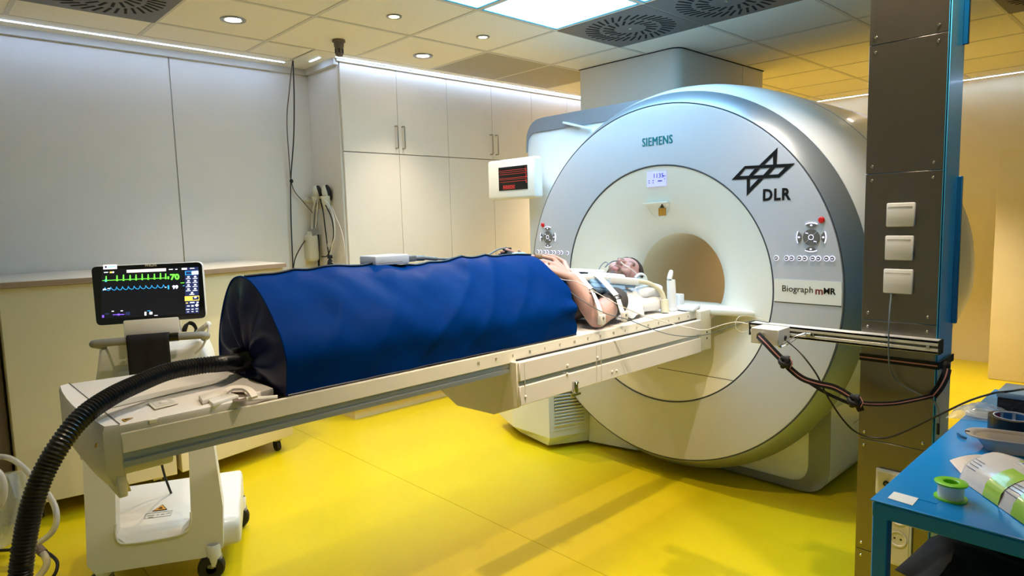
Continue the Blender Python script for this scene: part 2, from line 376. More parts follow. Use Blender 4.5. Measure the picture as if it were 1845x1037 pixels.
# soffits with light strips
g = G(); g.box(XN, 2.104, 4.345, YL, CZ, 2.6); g.box(2.112, 2.34, 4.028, YL, CZ, 2.6); g.box(2.34, XF, 4.024, 4.16, CZ, 2.6); g.box(7.03, XF, YR, 4.024, CZ, 2.6)
struct('trim_1', g, 'soffit', 'pale soffit boards along the wall tops')
g = G(); g.box(XN, 2.337, 4.575, YL, 2.505, CZ); g.box(2.30, 2.337, 4.15, 4.6, 2.505, CZ); g.box(2.32, 5.2, 4.135, 4.15, 2.528, CZ); struct('trim_2', g, 'trim', 'thin grey moulding below the soffit')
LEDS = [((XN, 2.095, 4.45, 4.462), 'long white light strip above the panelled wall'), ((2.217, 2.229, 4.19, 4.33), 'very short light strip in the soffit corner'), ((2.30, 5.2, 4.10, 4.112), 'long white light strip above the cabinets'), ((7.08, 7.092, -1.2, 3.2), 'light strip along the wall behind the pillar')]
for (q_, lab) in LEDS:
    t = thing('light_strip', lab, 'light strip', (q_[0], q_[2], CZ))
    G().box(*q_, CZ-.003, CZ-.0005).obj('glowing_strip', 'led', t)
    G().box(q_[0]-.004, q_[1]+.004, q_[2]-.004, q_[3]+.004, CZ-.0008, CZ+.004).obj('channel', 'trim', t)
# ------------------------------------------------------------------ tall cabinets
dx = [2.345, 2.803, 3.268, 3.738, 4.21, 4.683, 5.15]
CB = ['tall white double cabinet at the wall corner beside the hanging headsets', 'tall white double cabinet behind the small red-trace display', 'tall white double cabinet running behind the scanner']
for k in range(3):
    x0, xm, x1 = dx[2*k:2*k+3]
    t = thing('tall_cabinet', CB[k], 'cabinet', ((x0+x1)/2, 4.35, 0), 'tall white cabinets')
    G().box(x0-(.012 if k == 0 else 0), x1, 4.172, 4.6, .075, 2.53).obj('body', 'cabinet', t)
    G().box(x0+.004, x1-.002, 4.195, 4.58, 0, .075).obj('plinth', 'wall_cream', t)
    for a, b, side in ((x0, xm, 1), (xm, x1, -1)):
        for z0, z1, up in ((1.926, 2.528, True), (.078, 1.92, False)):
            d = G().box(a+.0018, b-.0018, 4.15, 4.17, z0, z1, .0012, 1).obj('door', 'cabinet', t)
            hx = (b-.028) if side > 0 else (a+.032); zb, zt = (1.965, 2.125) if up else (.94, 1.10)
            G().tube([(hx, 4.15, zb), (hx, 4.118, zb), (hx, 4.114, zb+.006), (hx, 4.114, zt-.006), (hx, 4.118, zt), (hx, 4.15, zt)], .005, 8).obj('handle', 'handle', d)
# ------------------------------------------------------------------ low counters on castors in front of the panelled wall
def counter(name, pts, label, zt=1.192):
    (xa, ya), (xb, yb) = pts; t = thing(name, label, 'counter', ((xa+xb)/2, 4.2, 0), 'low cream counters along the panelled wall')
    poly = [(xa, ya, .095), (xb, yb, .095), (xb, 4.56, .095), (xa, 4.56, .095)]
    G().prism(poly, (0, 0, zt-.03-.095), .003, 1).obj('body', 'wall_cream', t)
    ov = .02; poly = [(xa, ya-ov, zt-.028), (xb+.012, yb-ov, zt-.028), (xb+.012, 4.58, zt-.028), (xa, 4.58, zt-.028)]
    G().prism(poly, (0, 0, .028), .004, 1).obj('ledge_top', 'trim', t)
    G().prism([(xa, ya-ov-.006, zt-.026), (xb+.012, yb-ov-.006, zt-.026), (xb+.012, yb-ov, zt-.026), (xa, ya-ov, zt-.026)], (0, 0, .0245)).obj('ledge_edge', 'wood', t)
    for f in (.12, .88):
        x = xa+(xb-xa)*f; y = ya+(yb-ya)*f+.08
        c = G().lathe([(-.012, .0001), (-.012, .036), (.012, .036), (.012, .0001)], (x, y, .037), 'X', 20).obj('castor_wheel', 'rubber', t)
        G().box(x-.022, x+.022, y-.02, y+.02, .066, .097).obj('castor_fork', 'handle', c)
counter('low_counter', ((.345, 3.875), (1.02, 3.765)), 'cream counter front behind the corrugated hose and monitor cart')
counter('low_counter', ((1.045, 3.77), (1.755, 3.925)), 'cream counter end between the monitor cart and the blue bag')
t = thing('shaded_counter_piece', 'counter piece at the left counter end, shade painted in as brown grey', 'post', (.2, 4.0, 0))
G().box(-.05, .335, 3.93, 4.1, 0, 1.15, .01).obj('upright', 'brown_grey', t)  # shade beside the counter is put into this brown grey colour
# free standing board behind the pillar
t = thing('standing_board', 'tall plain cream board standing in front of the rear wall', 'board', (6.53, .6, 0))
G().box(6.5, 6.56, -.25, 1.175, .0, 1.872, .012).obj('panel', 'wall_cream', t)
G().box(6.505, 6.7, -.2, 1.1, .0, .03).obj('foot_plate', 'wall_cream', t)
# ================================================================== MR scanner
AY, AZ_ = 1.985, 1.054; AC = (0, AY, AZ_); XM = 2.94
mri = thing('mri_scanner', 'large white MR scanner with round bore, grey ring and dark company lettering', 'scanner', (3.9, AY, 0))
def clampz(g, z=.03):
    for v in g.v: v.z = max(v.z, z)
    return g
G().lathe([(2.945, .6235), (2.951, .60), (2.966, .55), (2.988, .48), (3.016, .41), (3.05, .35), (3.09, .305), (3.13, .28), (3.165, .2675)], AC, 'X', 96).obj('funnel_cover', 'mri_cream', mri)
G().lathe([(3.165, .2675), (3.18, .266), (4.2, .266), (5.06, .266)], AC, 'X', 72).obj('bore_tube', 'mri_bore', mri)
G().lathe([(2.950, .6265), (2.941, .63), (2.940, .64), (2.940, .92), (2.942, .932), (2.950, .9355)], AC, 'X', 128).obj('front_plate', 'mri_plate', mri)
G().tube([(2.9445, AY+.625*math.cos(2*PI*k/128), AZ_+.625*math.sin(2*PI*k/128)) for k in range(128)], .0034, 6, True).obj('inner_seam', 'seam', mri)
G().tube([(2.946, AY+.937*math.cos(2*PI*k/128), AZ_+.937*math.sin(2*PI*k/128)) for k in range(128)], .003, 6, True).obj('outer_seam', 'seam', mri)
clampz(G().lathe([(2.947, .9375), (2.951, .944), (3.046, 1.003), (3.056, 1.006), (3.064, 1.006)], AC, 'X', 128), .04).obj('grey_ring', 'mri_ring', mri)
g = G().lathe([(3.060, .98), (3.060, 1.008), (3.10, 1.026), (3.16, 1.046), (3.25, 1.062), (3.4, 1.073), (4.45, 1.073), (4.62, 1.062), (4.78, 1.03), (4.92, .98), (5.02, .9), (5.08, .78), (5.10, .6), (5.08, .4), (5.05, .27)], AC, 'X', 128); shell = g
for v in g.v:
    t_ = max(0, min(1, (AZ_-.15-v.z)/.45)); r = math.hypot(v.y-AY, v.z-AZ_)
    if r > .99: k_ = 1+(.985/r-1)*t_; v.y = AY+(v.y-AY)*k_; v.z = AZ_+(v.z-AZ_)*k_
clampz(g).obj('body_shell', 'mri_white', mri)
G().box(3.9, 4.9, AY-.02, AY+.02, AZ_+.2625, AZ_+.2645).obj('bore_fill_strip', 'bore_fill', mri)  # unseen strip, added to brighten the inside of the bore
# seam arc on the body shell
G().tube([(3.56, AY+1.0735*math.cos(a*PI/180), AZ_+1.0735*math.sin(a*PI/180)) for a in range(100, 271, 3)][::1], .0016, 5).obj('shell_seam', 'mri_band', mri)
G().tube([(3.56, AY-1.0735*math.cos(a*PI/180), AZ_+1.0735*math.sin(a*PI/180)) for a in range(-40, 96, 3)], .0016, 5).obj('shell_seam', 'mri_band', mri)
# base block under the shell
def rounded(pts, corner, r, n=8):
    out = []
    for i, p in enumerate(pts):
        if i in corner:
            p = Vector(p); a = (Vector(pts[i-1])-p).normalized(); b = (Vector(pts[(i+1) % len(pts)])-p).normalized(); rr = r[corner.index(i)] if isinstance(r, list) else r
            for k in range(n+1):
                t = k/n; out.append(p+a*rr*(1-t)**2+b*rr*t**2)
        else: out.append(Vector(p))
    return out
G().prism(rounded([(3.252, 1.205, .62), (3.252, 1.205, .012), (3.252, 2.95, .012), (3.252, 2.95, .62)], [1], .15), (1.35, 0, 0)).obj('base_block', 'mri_white', mri)
oc = rounded([(3.25, 1.204, .5), (3.25, 1.204, .011), (3.25, 2.75, .011)], [1], .15); ic = rounded([(3.25, 1.306, .5), (3.25, 1.306, .052), (3.25, 2.75, .052)], [1], .11)
g = G()
for i in range(len(oc)-1): g.prism([oc[i], oc[i+1], ic[i+1], ic[i]], (-.006, 0, 0))
g.obj('base_band', 'mri_band', mri)
G().prism([(3.42, 1.42, .0), (3.42, 2.8, .0), (4.5, 2.8, .0), (4.5, 1.42, .0)], (0, 0, .014)).obj('base_plinth', 'black', mri)
# left side cover with grey top band
wing = rounded([(3.15, 2.31, 2.07), (3.15, 3.15, 2.07), (3.15, 3.15, .03), (3.15, 2.31, .03)], [1], .16)
G().prism(wing, (1.6, 0, 0), .008, 2).obj('side_cover', 'mri_white', mri)
ow = rounded([(3.146, 2.0, 2.072), (3.146, 3.153, 2.072), (3.146, 3.153, 1.86)], [1], .16); iw = rounded([(3.146, 2.0, 1.985), (3.146, 3.13, 1.985), (3.146, 3.145, 1.86)], [1], .07)
g = G()
for i in range(len(ow)-1): g.prism([ow[i], ow[i+1], iw[i+1], iw[i]], (-.005, 0, 0))
g.obj('side_cover_band', 'mri_ring', mri)
a, b = aX(1018, 219, 3.14), aX(1066, 230, 3.14); G().prism([a, b, b-Vector((0, 0, .012)), a-Vector((0, 0, .014))], (-.025, 0, 0), .002, 1).obj('cover_latch', 'mri_white', mri)
# louvred pedestal in front of the side cover
A, B, C_, D_ = (2.822, 2.691), (3.076, 2.598), (2.835, 3.03), (2.96, 3.30)
plan = [A, B, (3.3, 2.60), (3.3, 3.32), D_, C_]; cxy = (3.08, 2.95)
lo = [Vector((cxy[0]+(x-cxy[0])*.97, cxy[1]+(y-cxy[1])*.985, .025)) for x, y in plan]; mid = [Vector((x-.006, y-.004, .085)) for x, y in plan]; hi = [Vector((x, y, .60)) for x, y in plan]
lo = [lo[0]+Vector((.012, .03, 0))]+lo[1:4]+[lo[4]+Vector((.05, -.03, 0)), lo[5]+Vector((.06, 0, 0))]
g = G(); n = len(plan); g.add(lo+mid+hi, [tuple(range(n))[::-1], tuple(range(2*n, 3*n))]+[(k*n+i, k*n+(i+1) % n, (k+1)*n+(i+1) % n, (k+1)*n+i) for k in (0, 1) for i in range(n)])
ped = g.obj('louvred_pedestal', 'mri_white', mri)
ax = Vector((B[0]-A[0], B[1]-A[1], 0)); L_ = ax.length; ax.normalize(); nrm = Vector((ax.y, -ax.x, 0))
def onp(s, z, o=0): return Vector((A[0], A[1], 0))+ax*s+Vector((0, 0, z))+nrm*o
G().prism([onp(.03, .135, .001), onp(.24, .135, .001), onp(.24, .37, .001), onp(.03, .37, .001)], nrm*.003).obj('louvre_backing', 'mri_band', ped)
for k in range(11):
    z = .145+.0205*k; G().prism([onp(.032, z, .003), onp(.032, z+.004, .003), onp(.032, z+.019, .012), onp(.032, z+.015, .014)], ax*.206).obj('louvre', 'mri_white', ped)
for s0, s1, z0, z1 in ((.02, .03, .125, .38), (.24, .25, .125, .38), (.03, .24, .125, .135), (.03, .24, .37, .38)): G().prism([onp(s0, z0, 0), onp(s1, z0, 0), onp(s1, z1, 0), onp(s0, z1, 0)], nrm*.008).obj('louvre_frame', 'mri_white', ped)
g = G(); g.prism([onp(.075, .090, .001), onp(.15, .090, .001), onp(.15, .120, .001), onp(.075, .120, .001)], nrm*.001); g.obj('rating_label', 'trim', ped)
for k in range(4): G().prism([onp(.08, .094+.0065*k, .002), onp(.12+.008*(k % 3), .094+.0065*k, .002), onp(.12+.008*(k % 3), .097+.0065*k, .002), onp(.08, .097+.0065*k, .002)], nrm*.0006).obj('label_print', 'ink', ped)
g = G(); g.prism([(3.08, 2.598, .02), (3.15, 2.27, .02), (3.10, 2.60, .34)], (.08, 0, 0)); g.obj('foot_skirt', 'mri_white', mri)
# lip under the bore
G().prism([(2.955, 1.45, .955), (2.915, 1.62, .955), (2.895, 1.80, .952), (2.895, 2.17, .952), (2.915, 2.35, .955), (2.955, 2.52, .955), (3.14, 2.22, .955), (3.14, 1.75, .955)], (0, 0, -.03), .008, 2).obj('lower_lip', 'mri_cream', mri)
# seam line on the lower funnel cover
sp = [aX(1185+137*k/12, 662+23*k/12, 3.0) for k in range(13)]
def fx(y, z):
    r = math.hypot(y-AY, z-AZ_); pr = [(.6235, 2.945), (.60, 2.951), (.55, 2.966), (.48, 2.988), (.41, 3.016), (.35, 3.05), (.305, 3.09), (.28, 3.13)]
    for (r0, x0), (r1, x1) in zip(pr, pr[1:]):
        if r1 <= r <= r0: return x0+(x1-x0)*(r0-r)/(r0-r1)
    return 2.945
def onface(u, v, off=.002):
    X = 2.96
    for _ in range(6): p = aX(u, v, X); X = fx(p.y, p.z)-off
    return aX(u, v, X)
G().tube([onface(1185+138*k/14, 662+23.5*k/14, 0) for k in range(15)], .0016, 5).obj('cover_seam', 'seam', mri)
# display and laser window above the bore
lc = [onface(*p, .004) for p in ((1166, 311), (1200, 308.5), (1200, 334), (1166, 337))]
nl = (lc[1]-lc[0]).cross(lc[3]-lc[0]).normalized(); nl = nl if nl.x < 0 else -nl
lcd = G().prism(lc, -nl*.012).obj('status_display', 'lcd', mri)
xd = (lc[1]-lc[0]).normalized(); yd = (lc[0]-lc[3]).normalized(); c = (lc[0]+lc[1]+lc[2]+lc[3])/4
text('display_digits', '1135', .034, c+yd*.018+xd*.012+nl*.0012, xd, yd, 'lcd_ink', lcd)
for dx_, dy_, w_, h_ in ((.045, .016, .02, .004), (-.045, -.006, .008, .004), (-.02, -.006, .008, .004), (-.045, -.018, .008, .004), (-.02, -.018, .008, .004), (.022, -.01, .026, .006), (.05, .0, .01, .003)):
    p = c+xd*dx_+yd*dy_+nl*.001; G().prism([p-xd*w_/2-yd*h_/2, p+xd*w_/2-yd*h_/2, p+xd*w_/2+yd*h_/2, p-xd*w_/2+yd*h_/2], nl*.0006).obj('display_mark', 'lcd_ink', lcd)
pk = [onface(u, v, .001) for u, v in ((1163, 367), (1207, 364), (1206, 376), (1201, 388), (1193, 396), (1184, 394), (1173, 384))]
po = G().prism(pk, Vector((-.004, 0, 0))).obj('laser_window', 'mri_cream', mri)
sh = [onface(u, v, .001) for u, v in ((1163, 366), (1207, 363), (1207, 366), (1163, 369))]; G().prism(sh, Vector((-.03, 0, 0)), .002, 1).obj('window_hood', 'mri_cream', po)
gp = [onface(u, v, .006) for u, v in ((1186.5, 375), (1200, 374), (1200, 388), (1187, 389))]; gl = G().prism(gp, Vector((-.002, 0, 0))).obj('warning_plate', 'gold', po)
tr = [onface(u, v, .006) for u, v in ((1193, 366.5), (1197, 374), (1189, 374))]; G().prism(tr, Vector((-.002, 0, 0))).obj('warning_triangle', 'ink', po)
for k in range(3):
    for uu in (1189.5, 1195.5):
        q_ = [onface(uu+a_, 377+3.8*k+b_, .009) for a_, b_ in ((0, 0), (3.4, -.2), (3.4, 2), (0, 2.2))]; G().prism(q_, Vector((-.001, 0, 0))).obj('warning_print', 'orange', gl)
# lettering on the plate
XP = 2.9395
def pl(u, v, o=.0006): p = aX(u, v, XP); return Vector((XP-o, p.y, p.z))
c = pl(1184, 253.5); 
for o_ in (-.0016, 0, .0016): text('maker_lettering', 'SIEMENS', .066, c+Vector((-.0001*o_/.0016, o_, 0)), (0, -1, 0), (0, 0, 1), 'teal', mri, spacing=1.1, fitw=.183, fith=.044)
Z = lambda u, v: pl(1300+u/7.683, 240+v/7.683)
polys = [[(778, 195), (715, 315), (597, 432), (525, 440)], [(778, 195), (765, 430), (715, 430), (715, 315)], [(350, 632), (395, 632), (395, 750), (350, 865)], [(350, 865), (395, 750), (510, 630), (585, 625)],
         [(325, 452), (1015, 415), (880, 470), (330, 492)], [(1015, 415), (800, 612), (785, 567), (880, 470)], [(800, 612), (140, 645), (248, 592), (785, 567)], [(140, 645), (325, 452), (330, 492), (248, 592)],
         [(460, 490), (535, 487), (440, 583), (375, 590)], [(668, 480), (745, 473), (652, 575), (578, 577)]]
g = G()
for k, q_ in enumerate(polys): g.prism([Z(*p)-Vector((.0002*k*0, 0, 0)) for p in q_], (-.0008, 0, 0))
g.obj('crossed_bars_emblem', 'ink', mri)
c = (pl(1375, 351)+pl(1425, 349))/2; text('institute_lettering', 'DLR', .085, c, (0, -1, 0), (0, 0, 1), 'ink', mri, weight=.0030, spacing=1.14, fitw=(pl(1375, 351)-pl(1425.5, 348)).length, fith=.054)
# lighter strip with the model lettering
def arcpt(z, r): return AY-math.sqrt(r*r-(z-AZ_)**2)
st = [Vector((XP, arcpt(z, .634), z)) for z in (1.013, 1.04, 1.07, 1.116)]+[Vector((XP, arcpt(z, .929), z)) for z in (1.116, 1.07, 1.04, 1.013)]
strip = G().prism(st, (-.0025, 0, 0)).obj('model_strip', 'mri_strip', mri)
G().prism([Vector((XP, arcpt(1.011, .634), 1.009)), Vector((XP, arcpt(1.011, .929), 1.009)), Vector((XP, arcpt(1.011, .929), 1.0125)), Vector((XP, arcpt(1.011, .634), 1.0125))], (-.001, 0, 0)).obj('strip_seam', 'seam', mri)
c1 = pl(1437, 522, .003); text('model_lettering', 'Biograph', .052, c1, (0, -1, 0), (0, 0, 1), 'ink', strip, fitw=(pl(1409.5, 522)-pl(1464.5, 522)).length)
c2 = pl(1476.3, 525.6, .003); text('model_lettering_m', 'm', .052, c2, (0, -1, 0), (0, 0, 1), 'ink_red', strip, weight=.0012, fitw=(pl(1469.5, 524)-pl(1483, 524)).length)
c3 = pl(1495.5, 524.2, .003); text('model_lettering_mr', 'MR', .052, c3, (0, -1, 0), (0, 0, 1), 'ink', strip, weight=.0016, fitw=(pl(1484.5, 524)-pl(1506.5, 524)).length)
# control pads, mirrored about the bore
def pad(s):
    cy, cz = AY+s*(AY-1.19), 1.307; X0 = XP
    def P(a, r, o=0): return Vector((X0-o, cy-math.sin(a)*r, cz+math.cos(a)*r))
    t = G().prism([P(2*PI*k/24, .036) for k in range(24)], (-.004, 0, 0)).obj('control_disc', 'button_grey', mri)
    G().lathe([(X0-.0045, .0095), (X0-.0058, .0105), (X0-.0045, .0118)], (0, cy, cz), 'X', 24).obj('centre_ring', 'button_glow', t)
    for a in (PI/4, 3*PI/4, 5*PI/4, 7*PI/4):
        d = Vector((0, -math.sin(a), math.cos(a))); n_ = Vector((0, math.cos(a), math.sin(a))); p = Vector((X0-.0042, cy, cz)); G().prism([p+d*.012+n_*.001, p+d*.0358+n_*.001, p+d*.0358-n_*.001, p+d*.012-n_*.001], (-.0008, 0, 0)).obj('disc_gap', 'mri_plate', t)
    for a in (PI/4*7, PI/4*3): d = Vector((0, -math.sin(a+.0), math.cos(a))); p = Vector((X0-.0052, cy, cz))+d*.026; G().box(p.x-.0006, p.x, p.y-.006, p.y+.006, p.z-.0014, p.z+.0014).obj('arrow_mark', 'button_glow', t)
    for a in (0, PI/2, PI, 3*PI/2):
        arc = [P(a+x, .044) for x in (-.22, 0, .22)]+[P(a+x, .061) for x in (.42, .21, 0, -.21, -.42)]; bt = G().prism(arc, (-.004, 0, 0)).obj('arrow_button', 'button_grey', mri)
        ar2 = [P(a+x, .061) for x in (-.42, -.2, 0, .2, .42)]+[P(a+x, .0645) for x in (.40, .2, 0, -.2, -.40)]; G().prism(ar2, (-.0035, 0, 0)).obj('button_light', 'button_glow', bt)
        m_ = P(a, .0525, .0045); G().ball(m_, (.0012, .005, .0038), seg=10, ring=6).obj('button_symbol', 'button_glow', bt)
    for k, u in enumerate((1398.7, 1417.3, 1426.5, 1440.7, 1450, 1464.5, 1474.6, 1489.3, 1499.7)):
        p = pl(u, 464.5+.12*k/8*10); y = p.y if s < 0 else 2*AY-p.y
        b_ = G().lathe([(X0-.004, .0001), (X0-.0045, .009), (X0, .0098)], (0, y, p.z), 'X', 16).obj('round_button', 'button_grey', mri)
        G().lathe([(X0-.0018, .0098), (X0-.003, .0108), (X0, .0118)], (0, y, p.z), 'X', 16).obj('button_light', 'button_glow', b_)
        G().box(X0-.0056, X0-.004, y-.0045, y+.0045, p.z-.0013, p.z+.0013).obj('button_symbol', 'button_glow', b_)
    p = pl(1480, 396); y = p.y if s < 0 else 2*AY-p.y; G().lathe([(X0-.008, .0001), (X0-.0075, .01), (X0-.004, .0135), (X0, .0145)], (0, y, p.z), 'X', 20).obj('stop_button', 'red_button', mri)
pad(-1); pad(1)
# ceiling duct
dz = thing('ceiling_duct', 'white boxed service duct rising from the scanner to the ceiling', 'duct', (4.5, 2.93, 1.9))
b = bmesh.new(); G_ = rounded([(3.955, 2.505, 1.9), (3.955, 3.365, 1.9), (5.18, 3.365, 1.9), (5.18, 2.505, 1.9)], [0], .09)
G().prism(G_, (0, 0, CZ-1.9-.006)).obj('casing', 'wall', dz)
G().prism([Vector((p.x+(-.008 if p.x < 4.5 else .008), p.y+(-.008 if p.y < 2.9 else .008), CZ-.006)) for p in G_], (0, 0, .004)).obj('shadow_gap', 'dark_gap', dz)
for x in (4.85,): G().box(x, x+.003, 2.503, 2.506, 1.95, CZ-.006).obj('casing_seam', 'trim', dz)
# small physiology display on the side cover
dp = thing('physiology_display', 'small white display with dark screen and red traces beside the scanner ring', 'display', (3.05, 3.16, 1.55))
G().box(3.0, 3.075, 2.935, 3.395, 1.552, 1.818, .02, 3).obj('housing', 'mri_strip', dp)
s_ = G().box(2.9975, 3.002, 3.006, 3.278, 1.613, 1.766).obj('screen', 'scr_black', dp)
for k, z in enumerate((1.742, 1.730, 1.717, 1.692, 1.683, 1.668)): G().box(2.9965, 2.9978, 3.022, 3.268, z-.0007, z+.0007).obj('trace', 'scr_red', s_)
for k in range(9): G().box(2.9965, 2.9978, 3.010+.003*(k % 3), 3.019+.003*(k % 2), 1.655+.0115*k, 1.661+.0115*k).obj('side_figure', 'scr_red', s_)
for k in range(3):
    y = 3.218-.038*k; g = G()
    for q_ in ((y-.017, y+.017, 1.622, 1.6245), (y-.017, y+.017, 1.6425, 1.645), (y-.017, y-.0148, 1.622, 1.645), (y+.0148, y+.017, 1.622, 1.645)): g.box(2.9965, 2.9978, *q_)
    g.obj('menu_box', 'scr_red', s_); G().box(2.9965, 2.9978, y-.008, y+.008, 1.630, 1.637).obj('menu_text', 'scr_red', s_)
G().box(3.07, 3.148, 3.02, 3.10, 1.64, 1.72, .008).obj('wall_bracket', 'mri_white', dp)
# ================================================================== patient table
YN, YF, ZT = 1.686, 2.285, .955
tb = thing('patient_table', 'long cream scanner table reaching out of the bore', 'patient table', (1.7, AY, 0))
G().prism([(1.585, 1.66, .912), (1.585, 1.66, .757), (1.585, 1.79, .708), (1.585, 2.0, .70), (1.585, 2.10, .74), (1.585, 2.31, .80), (1.585, 2.31, .912)], (1.33, 0, 0)).obj('bench_hull', 'table_cream', tb)
G().prism([(1.572, 1.653, .916), (1.572, 1.653, .752), (1.572, 1.785, .700), (1.572, 2.005, .692), (1.572, 2.105, .735), (1.572, 2.318, .80), (1.572, 2.318, .916)], (.014, 0, 0), .003, 1).obj('bench_end_cap', 'table_cream', tb)
for y0, y1 in ((1.645, 1.660), (2.31, 2.325)):
    G().box(1.578, 2.80, y0, y1, .846, .916, .003, 1).obj('side_panel', 'table_white', tb); G().box(1.578, 2.80, y0, y1, .757, .828, .003, 1).obj('side_panel', 'table_white', tb)
    G().box(1.585, 2.79, y0+.006, y1-.004, .825, .85).obj('panel_groove', 'table_alu', tb)
    for x in (1.602, 2.005, 2.035): G().box(x, x+.002, y0-.0008, y1+.0008, .76, .912).obj('panel_seam', 'trim', tb)
for u, v in ((1022.5, 658), (1076.5, 643.5), (947, 714), (1103, 669), (1111, 667), (1022, 673)):
    p = aY(u, v, 1.644); G().ball(p, .0055, seg=12, ring=8).obj('bolt_cap', 'table_white', tb)
p = aY(1036, 697, 1.642); g = G(); g.box(p.x-.011, p.x+.011, p.y-.008, p.y+.003, p.z-.022, p.z+.024, .002, 1); g.box(p.x-.03, p.x+.02, p.y-.012, p.y-.004, p.z-.03, p.z-.022); g.tube([p+Vector((-.028, -.008, -.03)), p+Vector((-.034, -.008, -.02))], .002, 6); g.tube([p+Vector((0, -.008, .012)), p+Vector((.008, -.012, .02))], .003, 6); g.obj('metal_clip', 'chrome', tb)
for y0, y1 in ((YN, YN+.016), (YF-.016, YF)):
    G().prism([(.345, y0, .908), (.345, y1, .908), (.345, y1, ZT), (.345, y0+.003, ZT)], (2.475, 0, 0), .002, 1).obj('side_rail', 'table_cream', tb)
    yy = y0+.004 if y0 < 2 else y0
    g = G(); g.box(.345, 1.60, yy, yy+.012, .895, .908); g.box(.345, 1.60, yy+.004, yy+.012, .886, .896); g.box(.345, 1.60, yy-.002, yy+.012, .874, .887); g.obj('rail_profile', 'table_alu', tb)
for k in range(17):
    x = 1.42+.083*k; z = .934; o = G()
    o.box(x, x+.0014, YN-.0014, YN+.003, z-.005, z+.005)
    if k % 2: o.box(x, x+.008, YN-.0014, YN+.003, z+.004, z+.006)
    if k % 3 == 0: o.box(x+.006, x+.008, YN-.0014, YN+.003, z-.006, z+.006)
    o.obj('scale_mark', 'scale_ink', tb)
G().box(.42, 2.86, YN+.014, YF-.014, .885, .938, .004, 1).obj('tabletop', 'table_white', tb)
G().box(.78, 2.84, YN+.02, YF-.02, .936, .951, .006, 2).obj('mattress', 'mattress', tb)
G().box(.36, 1.62, YN+.03, YF-.03, .872, .888).obj('underside_tray', 'table_alu', tb)
G().box(1.60, 2.815, YN-.006, YN+.01, .9085, .9175).obj('rail_gap', 'black', tb)
# head end bracket
G().box(2.815, 2.905, YN-.03, YN+.02, .757, .955, .006, 2).obj('end_bracket', 'table_cream', tb)
for z in (.845, .815): G().lathe([(-.002, .0001), (-.002, .004), (0, .0045)], (2.87, YN-.03, z), 'Y', 10).obj('bracket_screw', 'ink', tb)
G().box(2.815, 2.905, YF-.02, YF+.03, .757, .955, .006, 2).obj('end_bracket', 'table_cream', tb)
# foot end cover
ft = G().prism([(.345, 1.692, .945), (.345, 2.279, .945), (.735, 2.24, .945), (.735, 1.75, .945), (.62, 1.72, .945), (.62, 1.692, .945)], (0, 0, .03), .005, 2).obj('foot_cover', 'table_white', tb)
E_ = [(.345, 1.690), (.312, 1.70), (.303, 1.80), (.297, 1.90), (.296, 1.985), (.299, 2.08), (.306, 2.18), (.318, 2.27), (.345, 2.283)]
lo = [Vector((.345-(.345-x)*.75+.02, 1.985+(y-1.985)*.86, .80)) for x, y in E_]; mi = [Vector((x, y, .865)) for x, y in E_]; hi = [Vector((x, y, .962)) for x, y in E_]; tp = [Vector((.345-(.345-x)*.85, 1.985+(y-1.985)*.985, .976)) for x, y in E_]
g = G(); n = len(E_); R_ = [lo, mi, hi, tp]
g.add([p for r in R_ for p in r], [(k*n+i, k*n+(i+1) % n, (k+1)*n+(i+1) % n, (k+1)*n+i) for k in range(3) for i in range(n)]+[tuple(range(n))[::-1], tuple(range(3*n, 4*n))], True)
ec = g.obj('foot_end_cap', 'table_white', tb)
G().box(.332, .352, 1.70, 1.80, .80, .88, .004).obj('end_bumper', 'table_cream', ec)
G().box(.335, .47, 1.75, 2.22, .835, .88, .01).obj('underside_block', 'table_cream', ec)
G().prism([(.3445, 1.69, .977), (.3465, 1.69, .977), (.3465, 2.28, .977), (.3445, 2.28, .977)], (0, 0, .0006)).obj('cover_joint', 'seam', ft)
gd = aZ(163, 727, .977); G().ball(gd, (.012, .024, .002), seg=16, ring=8).obj('grip_dimple', 'trim', ec)
q_ = [aX(u, v, .30) for u, v in ((176, 799), (179, 796), (179, 804), (176, 805))]; G().prism([Vector((.296, p.y, p.z)) for p in q_], (-.002, 0, 0)).obj('lock_mark', 'gold', ec)
def onz(u, v, z): return aZ(u, v, z)
gr = [onz(u, v, .976) for u, v in ((176, 730), (395, 682), (410, 686), (186, 738))]; G().prism(gr, (0, 0, .0008)).obj('centre_groove', 'trim', ft)
for pts in (((266, 727), (311, 718), (322, 727), (279, 738)), ((214, 690), (254, 684), (264, 690), (224, 698))):
    q_ = [onz(u, v, .977) for u, v in pts]; rim = G().prism(q_, (0, 0, .003), .001, 1).obj('socket_recess', 'table_cream', ft)
    c = sum(q_, Vector())/4; q2 = [c+(p-c)*.78+Vector((0, 0, .0032)) for p in q_]; G().prism(q2, (0, 0, .0005)).obj('socket_floor', 'trim', rim)
    G().ball(c+Vector((0, 0, .003)), (.012, .008, .006), seg=12, ring=8).obj('socket_plug', 'table_white', rim)
tr = [onz(u, v, .9765) for u, v in ((219, 755), (240, 752), (225, 759))]; ts = G().prism(tr, (0, 0, .0006)).obj('warning_sticker', 'gold', ft)
c = sum(tr, Vector())/3; G().prism([c+(p-c)*.5+Vector((0, 0, .0007)) for p in tr], (0, 0, .0004)).obj('sticker_symbol', 'ink', ts)
